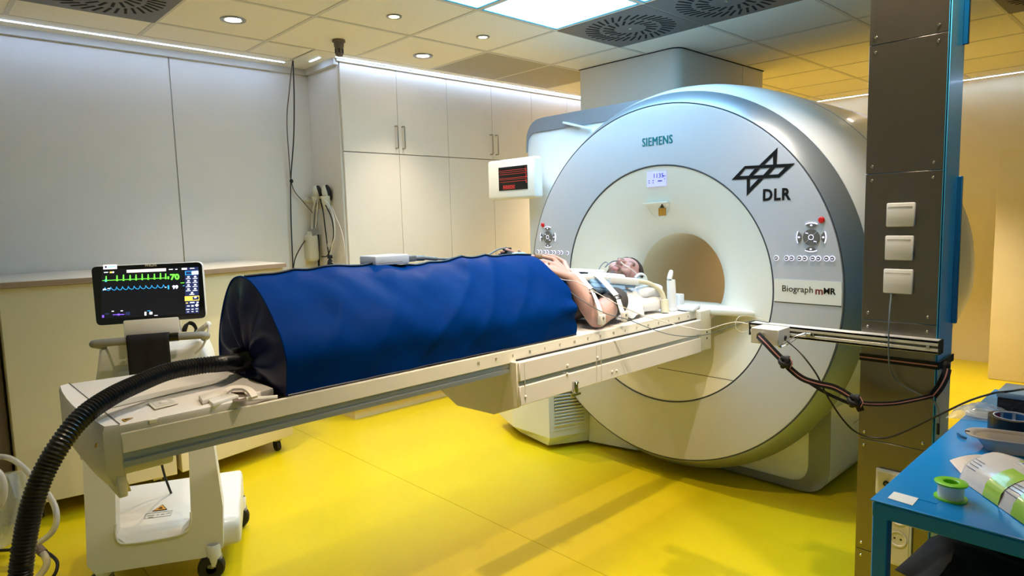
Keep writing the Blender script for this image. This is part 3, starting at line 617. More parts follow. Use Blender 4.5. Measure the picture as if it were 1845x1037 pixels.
# connector block with plug and low lift handle
q_ = [onz(u, v, .976) for u, v in ((358, 719), (390, 711), (397, 718), (365, 729))]; cb = G().prism(q_, (0, 0, .012), .003, 2).obj('connector_block', 'table_white', ft)
q_ = [onz(u, v, .968) for u, v in ((374, 729), (420, 717), (432, 721), (384, 737))]; G().prism(q_, (0, 0, .016), .005, 2).obj('plug', 'mri_strip', cb); G().tube(smooth_path([aZ(428, 720, .975), aZ(445, 719, .970), aZ(475, 717, .960), aZ(500, 715, .958)]), .006, 8).obj('plug_cable', 'mri_strip', cb)
ar = smooth_path([aZ(u, v, z) for u, v, z in ((405, 714, .974), (408, 706, .984), (420, 701, .988), (438, 701, .988), (450, 706, .985), (458, 717, .972))]); G().ribbon(ar, .018, (0, -.3, 1), .007).obj('lift_handle', 'table_white', ft)
for pts in (((262, 757), (283, 752), (288, 760), (268, 765)),): q_ = [onz(u, v, .962) for u, v in pts]; G().prism(q_, (0, 0, .012), .002, 1).obj('side_notch', 'table_cream', ft)
q_ = [onz(u, v, .9765) for u, v in ((416, 706), (440, 705), (446, 722), (420, 724))]; G().prism(q_, (0, 0, .0006)).obj('handle_well', 'brown_grey', ft)
# ================================================================== blue bag over the legs, its hose
PR = [(1.704, .957), (1.697, 1.0), (1.692, 1.06), (1.716, 1.115), (1.760, 1.165), (1.815, 1.214), (1.872, 1.249), (1.93, 1.268), (1.985, 1.272), (2.045, 1.258), (2.10, 1.215), (2.15, 1.15), (2.185, 1.08), (2.198, 1.01), (2.195, .957)]
prof = [Vector((0, y, z)) for y, z in PR]; prof = smooth_path(prof, 5); NP_ = len(prof)
bag = thing('pressure_bag', 'blue vinyl tunnel bag covering the legs of the lying person', 'bag', (1.35, AY, .955))
bx0, bx1, NX = .752, 1.945, 110
def bagpt(i, j):
    x = bx0+(bx1-bx0)*i/NX; p = prof[j]; c = Vector((0, AY, 1.0)); d = (Vector((0, p.y, p.z))-c); d.normalize()
    f = math.sin(PI*min(1, max(0, j/(NP_-1)))); env = min(1, 6*i/NX)*min(1, .35+5*(NX-i)/NX)
    q1 = noise.noise(Vector((x*4.2+p.z*5, p.z*4.5-x*1.6, p.y*3))); q2 = noise.noise(Vector((x*11+p.z*9, p.z*8-x*6, 4.2))); q3 = 1-abs(noise.noise(Vector((x*5-p.z*6, p.z*3, 9.1))))*2
    w = (q1*.015+q2*.008+(max(0, q3)**2-.35)*.011)*env*(.35+.65*f)
    e = max(0, (x-1.80)/.145); pinch = e*e*(.028*math.sin(p.z*46+p.y*9)+.012*math.sin(p.z*90))*max(0, min(1, (1.16-p.z)/.06))
    z = p.z+.010*math.exp(-((x-1.05)/.16)**2)*f-.004*f*e
    return Vector((x+(.012*math.sin(p.z*40)*e), p.y, z))+d*(w+pinch*f)
P = [[bagpt(i, j) for j in range(NP_)] for i in range(NX+1)]
G().grid(P).obj('cover', 'bag', bag)
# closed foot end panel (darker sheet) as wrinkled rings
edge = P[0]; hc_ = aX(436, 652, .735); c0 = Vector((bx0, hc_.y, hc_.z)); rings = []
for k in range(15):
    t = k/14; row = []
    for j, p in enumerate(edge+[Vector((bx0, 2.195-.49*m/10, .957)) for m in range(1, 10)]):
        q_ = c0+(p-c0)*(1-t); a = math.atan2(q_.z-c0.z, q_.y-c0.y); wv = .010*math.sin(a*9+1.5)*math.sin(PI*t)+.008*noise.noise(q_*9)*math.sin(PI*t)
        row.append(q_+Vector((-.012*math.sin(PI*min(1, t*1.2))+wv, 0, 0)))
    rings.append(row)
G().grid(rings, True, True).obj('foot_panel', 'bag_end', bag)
# waist end, gathered inwards
edge = P[-1]; c1 = Vector((bx1+.03, 1.97, 1.06)); rings = []
for k in range(9):
    t = k/8; rings.append([c1+(p-c1)*(1-.45*t)+Vector((.02*math.sin(PI*t)+.012*math.sin(j*.9)*t, 0, 0)) for j, p in enumerate(edge)])
G().grid(rings).obj('waist_gather', 'bag', bag)
G().tube([P[i][int(NP_*.535)]+Vector((0, -.004, .003)) for i in range(0, NX+1)], .0042, 6).obj('ridge_piping', 'piping', bag)
G().tube([p+Vector((-.001, 0, 0)) for p in P[0]], .0028, 6).obj('edge_piping', 'bag', bag)
G().tube([P[i][0]+Vector((0, -.001, .001)) for i in range(0, NX+1, 2)], .003, 6).obj('hem_piping', 'piping', bag)
hc_ = aX(436, 652, .735); G().lathe([(-.03, .0235), (-.028, .029), (.01, .030), (.014, .033), (.02, .033)], hc_+Vector((.0, 0, 0)), 'X', 28).obj('hose_collar', 'rubber', bag)
G().box(hc_.x-.02, hc_.x+.008, hc_.y+.005, hc_.y+.03, hc_.z+.022, hc_.z+.042, .004).obj('collar_clamp', 'rubber', bag)
# corrugated hose
HP = [hc_+Vector((-.01, 0, 0))]+[aD(u, v, D) for u, v, D in ((395, 655, 1.85), (350, 660, 1.795), (300, 670, 1.73), (250, 690, 1.65), (200, 714, 1.57), (150, 749, 1.495), (112, 795, 1.45), (82, 845, 1.43), (62, 895, 1.42), (48, 955, 1.42), (40, 1010, 1.42), (38, 1050, 1.42))]
HP += [Vector((.135, 1.70, .5)), Vector((.14, 1.62, .25)), Vector((.16, 1.5, .08)), Vector((.25, 1.38, .03)), Vector((.4, 1.3, .03))]
path = smooth_path(HP, 30); L_ = [0]
for a, b in zip(path, path[1:]): L_.append(L_[-1]+(b-a).length)
pts = []; rad = []; s = 0; k = 0; step = .0021; tot = L_[-1]; i = 0
while s < tot:
    while L_[i+1] < s: i += 1
    t = (s-L_[i])/(L_[i+1]-L_[i]); pts.append(path[i].lerp(path[i+1], t)); rad.append((.0206, .0222, .0236, .0222)[k % 4]); s += step; k += 1
G().tube(pts, rad, 18).obj('corrugated_hose', 'hose', None, 'black corrugated hose arching from the blue bag to the floor', 'hose')
# sensor box on the bag and its lead
b0 = aY(707, 470, 1.955); t = thing('sensor_box', 'pale blue-grey plastic sensor box lying on the blue bag', 'sensor box', (b0.x, 1.955, 1.27))
zt_ = 1.276; x0, x1 = aY(675, 470, 1.93).x, aY(737, 470, 1.93).x
G().box(x0, x1, 1.925, 2.03, zt_, zt_+.033, .006, 2).obj('case', 'box_blue', t); G().box(x0+.012, x1-.03, 1.9245, 1.926, zt_+.008, zt_+.0095).obj('case_joint', 'ink_grey', t)
G().box(x1, x1+.045, 1.945, 2.0, zt_+.004, zt_+.026, .005).obj('lead_boot', 'cable_grey', t); G().tube(smooth_path([(x1+.04, 1.972, zt_+.014), (x1+.10, 1.972, zt_+.012), (x1+.16, 1.97, zt_+.005), (x1+.30, 1.965, 1.272)]), [.010]*8+[.007]*8+[.004]*9, 10).obj('lead', 'cable_grey', t)
# translucent tubing at the left edge
tt = [aD(-40, 825, 2.9), aD(0, 822, 2.9), aD(30, 832, 2.9), aD(70, 870, 2.9), aD(96, 905, 2.88), aD(102, 935, 2.85), aD(92, 960, 2.83), aD(60, 982, 2.8), aD(20, 990, 2.8)]
G().tube(smooth_path(tt), .0125, 12).obj('clear_tubing', 'clear_tube', None, 'loop of translucent cream tubing on the floor behind the black hose', 'tubing')
t2 = [aD(-30, 838, 2.75), aD(-4, 852, 2.75), aD(6, 880, 2.75), aD(-2, 910, 2.75), aD(-30, 930, 2.75)]; G().tube(smooth_path(t2), .017, 12).obj('clear_tubing', 'clear_tube', None, 'thick milky tubing bend lying against the plastic sack', 'tubing')
sk = G().prism([aD(-20, 860, 2.83), aD(14, 856, 2.83), aD(30, 900, 2.83), aD(8, 985, 2.83), aD(-20, 1000, 2.83)], CF*.10, .015, 2).obj('plastic_sack', 'polybag', None, 'translucent plastic sack beside the milky tubing', 'sack')
bl = [aD(-20, 992, 2.6), aD(20, 990, 2.6), aD(60, 986, 2.6), aD(85, 995, 2.58), aD(103, 1012, 2.55), aD(98, 1035, 2.52), aD(80, 1050, 2.5)]; G().tube(smooth_path(bl), .0065, 8).obj('black_lead', 'cable_black', None, 'black lead curling on the yellow floor beside the hose', 'cable')
t = thing('tube_fitting', 'short clear tube stub with dark clamp on the floor beside the hose', 'tube fitting', tuple(aD(75, 1000, 2.55)))
G().tube(smooth_path([aD(74, 992, 2.56), aD(84, 1008, 2.55), aD(80, 1025, 2.54), aD(60, 1048, 2.52)]), .013, 12).obj('stub', 'clear_tube', t); G().tube([aD(68, 986, 2.57), aD(78, 996, 2.56)], .017, 12).obj('clamp', 'brown_grey', t)
# ================================================================== pillar
PX, PY0, PY1 = 2.253, .534, .747
pi_ = thing('service_pillar', 'floor to ceiling pillar with brushed steel front and bright blue sides', 'pillar', (PX+.08, .64, 0))
G().box(PX+.004, PX+.16, PY0+.003, PY1-.003, 0, CZ).obj('core', 'blue_paint', pi_)
js = [0.0, .30, .678, 1.0705, 1.5315, 1.922, CZ]
for z0, z1 in zip(js, js[1:]):
    pn = G().box(PX-.001, PX+.004, PY0+.004, PY1, z0+.001, z1-.001, .0006, 1).obj('steel_panel', 'steel', pi_)
    for y in (PY0+.028, PY1-.018):
        for z in (z0+.022, z1-.022):
            if z < .02 or z > CZ-.03: continue
            G().lathe([(-.0035, .0001), (-.003, .0035), (-.0008, .0052), (0, .0055)], (PX-.001, y, z), 'X', 12).obj('screw', 'chrome', pn)
G().box(PX, PX+.16, PY0-.001, PY0+.004, 0, CZ).obj('side_panel', 'blue_paint', pi_)
G().box(PX, PX+.012, PY0-.003, PY0+.004, 0, CZ, .002, 1).obj('edge_strip', 'blue_paint', pi_)
for z0, z1 in ((1.905, CZ), (1.06, 1.515)): G().box(PX+.135, PX+.148, PY0-.016, PY0, z0, z1, .002, 1).obj('side_rail', 'blue_glass', pi_)
# cover plates on the pillar
for k, (v0, v1, u0, u1) in enumerate(((365, 408, 1598, 1649.5), (424, 468, 1595.5, 1646.5), (484, 528, 1592.5, 1645.5))):
    a, b = aX(u0, (v0+v1)/2, PX-.004), aX(u1, (v0+v1)/2, PX-.004); z1 = aX((u0+u1)/2, v0, PX).z; z0 = aX((u0+u1)/2, v1, PX).z
    t = thing('cover_plate', ['topmost white square cover plate on the steel pillar', 'middle white square cover plate on the steel pillar', 'lowest white square cover plate with the grey cable below it'][k], 'cover plate', (PX, (a.y+b.y)/2, z0), 'white cover plates on the pillar')
    G().box(PX-.013, PX-.001, b.y, a.y, z0, z1, .004, 2).obj('plate', 'plate_white', t); G().box(PX-.0138, PX-.0128, b.y+.006, a.y-.006, z1-.012, z1-.0113).obj('label_slot_line', 'trim', t)
gc = [aX(u, v, X) for u, v, X in ((1606, 527, 2.245), (1602, 575, 2.205), (1601, 625, 2.20), (1604, 665, 2.215), (1620, 690, 2.235), (1660, 712, 2.235), (1682, 722, 2.235), (1692, 745, 2.23), (1691, 770, 2.23))]
t = thing('thin_cable', 'thin blue-grey cable hanging from the lowest cover plate', 'cable', tuple(gc[0])); G().tube(smooth_path(gc), .0024, 8).obj('wire', 'cable_grey', t); G().tube([aX(1690.5, 762, 2.23), aX(1690, 782, 2.23)], .0042, 8).obj('plug_sleeve', 'cable_black', t)
# socket strips low on the pillar
SY = .618
def socket_strip(z0, z1, holes, label):
    t = thing('socket_strip', label, 'socket', (PX, SY, z0)); f = G().box(PX-.012, PX-.001, SY-.0385, SY+.0385, z0, z1, .005, 2).obj('frame', 'plate_white', t)
    G().box(PX-.0135, PX-.011, SY-.0315, SY+.0315, z0+.008, z1-.008, .001, 1).obj('insert', 'plastic_cream', t)
    for k in range(holes):
        zc = z1-.04-.072*k; s_ = G().lathe([(PX-.0165, .026), (PX-.0165, .022), (PX-.0135, .0215), (PX-.0132, .0001)], (0, SY, zc), 'X', 24).obj('socket_cup', 'plate_white', t)
        for y in (SY-.009, SY+.009): G().lathe([(PX-.0145, .0001), (PX-.0145, .0032)], (0, y, zc), 'X', 10).obj('pin_hole', 'ink', s_)
t = thing('jack_plate', 'white plate with a black jack on the pillar above the blue table edge', 'socket', (PX, .65, .50)); G().box(PX-.012, PX-.001, .612, .689, .505, .593, .005, 2).obj('frame', 'plate_white', t); G().box(PX-.0135, PX-.011, .619, .682, .513, .585, .001, 1).obj('insert', 'plastic_cream', t); G().lathe([(PX-.018, .004), (PX-.018, .0085), (PX-.0135, .0095)], (0, .656, .549), 'X', 20).obj('jack', 'ink', t)
socket_strip(.285, .49, 2, 'white double power socket low on the pillar under the blue table')
# aluminium rail with sensor box
t = thing('aluminium_rail', 'horizontal slotted aluminium rail fixed across the steel pillar', 'rail', (2.22, .8, .99))
g = G()
for z0, z1 in ((.990, .998), (1.022, 1.030)): g.box(2.2125, 2.2525, .522, 1.105, z0, z1, .001, 1)
for z0, z1 in ((.990, 1.006), (1.014, 1.030)): g.box(2.2125, 2.2185, .522, 1.105, z0, z1, .001, 1)
g.box(2.232, 2.2525, .522, 1.105, .996, 1.024); g.obj('profile', 'alu', t)
G().box(2.2188, 2.232, .523, 1.104, 1.0, 1.02).obj('slot', 'alu_dark', t)
G().box(2.2115, 2.2535, .5185, .5225, .989, 1.031).obj('end_cap', 'black', t); G().box(2.2115, 2.2535, 1.105, 1.109, .985, 1.031).obj('end_cap', 'black', t)
p = aX(1463.5, 602, 2.212); bt = G().lathe([(2.207, .0001), (2.207, .007), (2.2125, .0075)], (0, p.y, 1.01), 'X', 14).obj('clamp_bolt', 'chrome', t); G().lathe([(2.2066, .0001), (2.2066, .0035)], (0, p.y, 1.01), 'X', 6).obj('hex_recess', 'ink', bt)
G().box(2.2065, 2.2125, p.y+.004, p.y+.022, 1.006, 1.014, .002, 1).obj('slot_nut', 'chrome', t)
p = aX(1672, 626, 2.212); G().lathe([(2.209, .0001), (2.209, .005), (2.2125, .0055)], (0, p.y, 1.01), 'X', 12).obj('clamp_bolt', 'chrome', t)
q_ = [aX(u, v, 2.12) for u, v in ((1353, 589.5), (1402.7, 595.9), (1402.5, 623), (1352.4, 619.6))]; yb0, yb1 = q_[1].y, q_[0].y; zb1, zb0 = q_[0].z, q_[2].z
t = thing('sensor_junction_box', 'small grey metal box on the rail end with strap and cable', 'junction box', (2.16, (yb0+yb1)/2, zb0))
G().box(2.12, 2.208, yb0, yb1, zb0, zb1, .0015, 1).obj('case', 'alu', t)
G().lathe([(-.004, .0001), (-.004, .006), (0, .007)], (2.17, yb0, zb0+.022), 'Y', 14).obj('cable_gland', 'black', t)
yc_ = yb0+.06; G().lathe([(2.108, .008), (2.108, .011), (2.12, .013)], (0, yc_, zb0+.03), 'X', 18).obj('strap_eye', 'chrome', t)
G().box(2.16, 2.19, yb1, yb1+.012, zb0+.015, zb0+.03, .002).obj('fibre_port', 'chrome', t); G().tube([(2.175, yb1+.01, zb0+.022), (2.175, yb1+.03, zb0+.024)], [.005, .001], 8).obj('port_tip', 'black', t)
# wire clip between rail and box
w0 = aX(1450, 600, 2.205); w1 = aX(1405, 624, 2.14); md = (w0+w1)/2; t = thing('wire_clip', 'bent wire spring clip between the rail and the metal box', 'wire clip', tuple(md))
G().tube(smooth_path([w0, w0.lerp(w1, .35)+Vector((0, 0, .006)), w0.lerp(w1, .75)+Vector((0, 0, .006)), w1, w0.lerp(w1, .7)-Vector((0, 0, .007)), w0.lerp(w1, .38)-Vector((0, 0, .004)), w0.lerp(w1, .3)]), .0016, 6).obj('wire_loop', 'chrome', t); G().ball(w1, .006, seg=12, ring=8).obj('clip_end', 'chrome', t)
# black elastic strap with pink stripe
def strap(t, P3, width, nrm, stripe=True):
    P3 = smooth_path(P3, 8); a = G().ribbon(P3, width, nrm, .0035).obj('webbing', 'strap_black', t)
    if stripe:
        nn = Vector(nrm).normalized(); G().ribbon([p+nn*.0036 for p in P3], width*.16, nrm, .0006).obj('stripe', 'strap_pink', a)
st = thing('elastic_strap', 'black elastic strap with pink stripe knotted from the metal box to the pillar', 'strap', (2.2, .8, .85))
NV = (-1, -.25, .1)
strap(st, [aX(u, v, X) for u, v, X in ((1367, 604, 2.106), (1380, 617, 2.09), (1396, 634, 2.085), (1410, 648, 2.085))], .022, NV)
strap(st, [aX(u, v, X) for u, v, X in ((1412, 650, 2.085), (1424, 664, 2.09), (1446, 681, 2.10), (1472, 690, 2.11), (1505, 698, 2.13), (1536, 716, 2.14))], .020, NV)
strap(st, [aX(u, v, X) for u, v, X in ((1440, 678, 2.11), (1460, 690, 2.12), (1490, 708, 2.13), (1530, 726, 2.145))], .010, NV, False)
strap(st, [aX(u, v, X) for u, v, X in ((1542, 724, 2.145), (1570, 727, 2.16), (1610, 726, 2.18), (1650, 719, 2.21), (1680, 712, 2.235))], .014, NV)
strap(st, [aX(u, v, X) for u, v, X in ((1680, 712, 2.235), (1692, 697, 2.25), (1702, 678, 2.27), (1706, 663, 2.29))], .026, (-1, -.8, 0))
for u, v, X in ((1415, 652, 2.08), (1540, 722, 2.14)):
    c = aX(u, v, X); kn = G()
    for k in range(3): a = 2.1*k; kn.tube([c+.016*(math.cos(x)*(CR*math.cos(a)+CU*math.sin(a))+math.sin(x)*(CF*.7+CU*.5*math.cos(a))) for x in [2*PI*i/16 for i in range(16)]], .008, 8, True)
    kk = kn.obj('knot', 'strap_black', st); G().tube([c+CR*.006+CU*.018-CF*.02, c+CR*.012-CF*.026, c+CR*.008-CU*.016-CF*.02], .0014, 6).obj('knot_stripe', 'strap_pink', kk)
c = aX(1540, 722, 2.14); G().ribbon([c+CR*.005, c+CR*.02-CU*.03], .02, NV, .004).obj('strap_tail', 'strap_black', st)
z0 = .948; w_ = G().box(PX-.006, PX-.002, PY0-.004, PY1+.002, z0-.011, z0+.011).obj('wrapped_band', 'strap_black', st); G().box(PX-.0068, PX-.006, PY0-.004, PY1+.002, z0-.002, z0+.002).obj('stripe', 'strap_pink', w_)
G().box(PX-.006, PX+.165, PY0-.007, PY0-.003, z0-.011, z0+.011).obj('wrapped_band', 'strap_black', st); G().ball((PX+.05, PY0-.012, z0-.008), (.02, .012, .016), seg=14, ring=8).obj('tie_knot', 'strap_black', st)
# black sensor cable to the blue table
bc = [aX(1411, 609, 2.17)]+[aX(u, v, X) for u, v, X in ((1440, 633, 2.13), (1470, 672, 2.12), (1490, 712, 2.12), (1520, 757, 2.13), (1548, 781, 2.15), (1590, 789, 2.16), (1630, 777, 2.15), (1690, 748, 2.13), (1745, 722, 2.12), (1790, 708, 2.11))]+[aZ(1815, 705, .96), aZ(1850, 700, .93)]
G().tube(smooth_path(bc), .0028, 8).obj('sensor_cable', 'cable_black', None, 'black cable sagging from the metal box to the blue table', 'cable')
# thin probe lines from the person to the rail end
def line(pts, r, m, label, cat='cable'): return G().tube(smooth_path(pts, 10), r, 6).obj('probe_line', m, None, label, cat)
# ================================================================== monitor cart behind the table
P0 = Vector((.80, 2.70, 0)); CE = Vector((.92, -.39, 0)).normalized(); CN = Vector((CE.y, -CE.x, 0))
MC = Matrix((CE, CN, Vector((0, 0, 1)))).transposed().to_4x4(); MC.translation = P0     # local x = right, y = towards viewer, z up
def aP(u, v, off=0):
    d = ray(u, v); P = P0+off*CN; t = ((P-CAM).dot(CN))/d.dot(CN); p = CAM+d*t; q_ = p-P0
    return Vector((q_.dot(CE), q_.dot(CN), p.z))
GC = lambda: G(MC)
ct = thing('monitor_cart', 'white wheeled patient monitor cart with dark vital signs screen and grey handle', 'monitor cart', tuple(P0+CE*(-.16)-CN*.2))
# frame with opening: two legs and a foot bar in one ring
out = [(-.378, .62), (-.392, .30), (-.40, .155), (-.375, .115), (.03, .10), (.075, .13), (.085, .30), (.065, .62)]
inn = [(-.272, .62), (-.292, .30), (-.295, .25), (-.262, .215), (-.075, .215), (-.038, .25), (-.032, .30), (-.02, .62)]
g = GC()
for i in range(len(out)-1):
    q_ = [out[i], out[i+1], inn[i+1], inn[i]]; g.prism([(x, 0, z) for x, z in q_], (0, -.075, 0))
fr = g.obj('leg_frame', 'cart_white', ct)
GC().tube([(x, .001, z) for x, z in smooth_path([Vector((a, b, 0)) for a, b in inn[1:-1]], 4) and [(p.x, p.y) for p in smooth_path([Vector((a, b, 0)) for a, b in inn[1:-1]], 4)]], .004, 8).obj('opening_rim', 'mri_strip', fr)
# sloping base shelf
sec = [(-.52, .10), (-.52, .245), (-.47, .28), (-.30, .258), (-.09, .215), (-.065, .185), (-.065, .10)]
bs = GC().prism([(-.385, y, z) for y, z in sec], (.525, 0, 0), .018, 3).obj('base_shelf', 'cart_white', ct)
def shelf(u, v, o=.001):
    # pixel onto the sloping shelf top (between section points (-.30,.325) and (-.09,.255))
    a = P0+CN*(-.30)+Vector((0, 0, .258)); n_ = (CN*.043+Vector((0, 0, .21))).normalized(); d = ray(u, v); t = (a+n_*o-CAM).dot(n_)/d.dot(n_); return CAM+d*t
tr = [shelf(*p) for p in ((274, 921), (293, 908.5), (301.5, 917.5))]; nz = Vector((0, 0, 1)); s_ = G().prism(tr, nz*.0012).obj('warning_triangle', 'ink', bs)
c = sum(tr, Vector())/3; G().prism([c+(p-c)*.82+nz*.0013 for p in tr], nz*.0006).obj('triangle_fill', 'orange', s_); G().prism([c+(p-c)*.35+nz*.002 for p in tr], nz*.0005).obj('triangle_symbol', 'ink', s_)
lb = [shelf(*p) for p in ((260, 934), (263, 925), (311, 919), (307, 928))]; g = G()
for a, b in zip(lb, lb[1:]+lb[:1]): g.tube([a, b], .0008, 4)
g.obj('label_outline', 'ink_grey', bs)
for u, v, w in ((266, 929, 12), (282, 927, 4), (290, 926, 6), (300, 924, 7), (267, 932, 9)): G().tube([shelf(u, v), shelf(u+w, v-w*.13)], .0009, 4).obj('label_print', 'ink_grey', bs)
GC().box(-.30, -.02, -.14, -.06, .08, .115, .01).obj('base_tray', 'cart_white', ct)
def castor(x, y):
    hx = GC().lathe([(.06, .0001), (.06, .022), (.085, .026), (.14, .030), (.15, .026)], (x, y, 0), 'Z', 20).obj('castor_stem', 'cart_white', ct)
    GC().lathe([(-.022, .02), (-.022, .046), (-.012, .052), (.012, .052), (.022, .046), (.022, .02)], (x-.012, y, .053), 'Y', 28).obj('castor_wheel', 'rubber', ct)
    GC().box(x-.03, x+.03, y-.04, y+.02, .05, .10, .012).obj('castor_hood', 'cart_grey', ct)
for x, y in ((.038, -.01), (-.355, -.03), (.12, -.46), (-.35, -.46)): castor(x, y)
GC().tube(smooth_path([Vector(q) for q in ((-.17, -.30, .62), (-.172, -.32, .45), (-.165, -.33, .36), (-.15, -.33, .29), (-.145, -.34, .262))]), .005, 8).obj('power_lead', 'cable_black', ct)
# upper body with shoulders
up = [(-.405, .55), (-.345, .76), (-.315, .90), (-.30, .985), (-.20, .955), (-.10, .945), (0.0, .955), (.045, .985), (.075, .90), (.085, .76), (.08, .55)]
GC().prism([(x, -.03, z) for x, z in up], (0, -.26, 0), .02, 3).obj('upper_body', 'cart_white', ct)
GC().prism([(-.26, -.012, .62), (.02, -.012, .62), (.02, -.012, .86), (-.0, -.012, .885), (-.24, -.012, .885), (-.26, -.012, .86)], (0, -.03, 0), .006, 2).obj('front_door', 'cart_white', ct)
GC().prism([(-.275, -.02, .995), (-.20, -.02, .99), (-.21, -.02, .91), (-.255, -.02, .905)], (0, -.03, 0), .004, 1).obj('side_wing', 'packet' if 0 else 'mri_strip', ct)
hb = smooth_path([Vector(p) for p in ((-.285, -.05, .985), (-.305, -.01, .998), (-.30, .035, 1.008), (-.27, .05, 1.011), (-.10, .05, 1.013), (.04, .05, 1.012), (.065, .035, 1.008), (.072, -.01, .998), (.06, -.05, .985))], 6)
hd = GC().tube(hb, .0145, 14).obj('handle_bar', 'cart_grey', ct)
a = aP(305, 603, .05); b = aP(322, 602, .05); GC().tube([(a.x, .05, 1.013), (b.x, .05, 1.013)], .0168, 14).obj('handle_tape', 'black_gloss', hd)
# neck, display
GC().box(aP(225, 590).x, aP(325, 590).x, -.05, .028, 1.015, 1.085, .006).obj('neck_plate', 'mri_strip', ct)
dl, dr_, dzb, dzt = -.29, .082, 1.072, 1.292
ds = GC().box(dl, dr_, -.02, .018, dzb, dzt, .018, 4).obj('display_case', 'mri_strip', ct)
GC().prism([(x, .0185, z) for x, z in [(p.x, p.y) for p in rounded([(dl+.001, dzb+.001, 0), (dr_-.004, dzb+.001, 0), (dr_-.004, dzt-.002, 0), (dl+.001, dzt-.002, 0)], [0, 1, 2, 3], .018, 5)]], (0, .004, 0)).obj('display_bezel', 'black_gloss', ct)
DO = .0228
def dq(u, v, o=0): p = aP(160+u/7.409, 460+v/7.409, DO+o); return MC @ Vector((p.x, DO+o, p.z))
def quad(pts, m, name, par, o=.0006): return G().prism([dq(u, v, o) for u, v in pts], CN*.0005).obj(name, m, par)
scr = quad(((170, 185), (1465, 150), (1475, 770), (165, 845)), 'screen_dark', 'screen', ct, 0)
quad(((192, 125), (375, 118), (378, 178), (194, 187)), 'scr_cream', 'bezel_sticker', ct, 0)
quad(((212, 142), (240, 140), (242, 165), (214, 168)), 'scr_navy', 'sticker_mark', ct, .0008); quad(((250, 145), (360, 139), (360, 147), (250, 153)), 'scr_blue', 'sticker_mark', ct, .0008); quad(((250, 157), (365, 151), (365, 157), (250, 164)), 'scr_blue', 'sticker_mark', ct, .0008)
quad(((505, 193), (1030, 170), (1032, 208), (507, 230)), 'scr_cream', 'message_bar', scr)
def poly(pts, r, m, name): return G().tube([dq(u, v, .001) for u, v in pts], r, 4).obj(name, m, scr)
base = lambda u: 335-(u-180)*.043
ecg = []; xs = (232, 377, 463, 552, 631, 713, 793, 876, 957, 1026)
u0 = 180
for k, x in enumerate(xs):
    hgt = 55+(k % 3)*6; ecg += [(x-40, base(x-40)), (x-12, base(x-12)), (x-7, base(x)+14), (x-3, base(x)-hgt), (x+2, base(x)-hgt), (x+6, base(x)+16), (x+12, base(x+12))]
poly([(180, base(180))]+ecg+[(1040, base(1040))], .0011, 'scr_green', 'heart_trace')
for x in xs: quad(((x-7, base(x)-58), (x+6, base(x)-60), (x+8, base(x)+12), (x-8, base(x)+14)), 'scr_green', 'heart_beat', scr)
pb = lambda u: 470-(u-180)*.047; pl_ = []
for k in range(11):
    x = 182+78*k; pl_ += [(x, pb(x)), (x+22, pb(x)-8), (x+34, pb(x)-46), (x+46, pb(x)-22), (x+60, pb(x)-10)]
poly(pl_+[(1030, pb(1030))], .0010, 'scr_blue', 'pulse_trace')
XD = (dq(1400, 300)-dq(200, 340)); XD.z = 0; XD.normalize()
text('heart_rate', '70', .0205, dq(1148, 285, .001), CE, (0, 0, 1), 'scr_green', scr, weight=.0009, fitw=(dq(1208, 285)-dq(1085, 285)).length, fith=(dq(1148, 245)-dq(1148, 326)).length); text('saturation', '99', .0125, dq(1155, 422, .001), CE, (0, 0, 1), 'scr_white', scr, weight=.0005, fitw=(dq(1193, 420)-dq(1116, 420)).length, fith=(dq(1150, 398)-dq(1150, 448)).length)
quad(((1050, 280), (1072, 278), (1075, 312), (1052, 316)), 'scr_green', 'rate_mark', scr); quad(((1052, 398), (1072, 396), (1074, 448), (1054, 450)), 'scr_blue', 'pulse_bar', scr)
quad(((1280, 165), (1462, 152), (1472, 765), (1292, 775)), 'scr_navy', 'menu_column', scr, .0003)
quad(((1285, 212), (1462, 202), (1464, 252), (1288, 262)), 'scr_blue', 'menu_button', scr); quad(((1295, 218), (1368, 214), (1370, 250), (1297, 255)), 'scr_navy', 'menu_button_icon', scr, .0012); quad(((1375, 210), (1460, 204), (1462, 250), (1377, 255)), 'scr_white', 'menu_button_light', scr, .0012)
for r in range(4):
    for c_ in range(2):
        u, v = 1330+90*c_, 285+54*r-4*c_; quad(((u-14, v-8), (u+14, v-9), (u+14, v+8), (u-14, v+9)), 'scr_white', 'menu_icon', scr); quad(((u-32, v+22), (u+30, v+18), (u+30, v+25), (u-32, v+29)), 'scr_white', 'menu_caption', scr)
quad(((1365, 488), (1392, 486), (1392, 505), (1365, 507)), 'scr_white', 'menu_icon', scr); quad(((1345, 516), (1410, 512), (1410, 520), (1345, 524)), 'scr_white', 'menu_caption', scr)
quad(((1280, 545), (1474, 535), (1476, 598), (1282, 608)), 'scr_yellow', 'alarm_button', scr); quad(((1385, 550), (1468, 546), (1468, 588), (1387, 592)), 'scr_navy', 'alarm_icon', scr, .0012); quad(((1408, 554), (1438, 552), (1438, 568), (1408, 570)), 'scr_white', 'alarm_icon_light', scr, .0018)
quad(((1415, 664), (1442, 640), (1470, 660), (1443, 685)), 'scr_cream', 'alarm_diamond', scr)
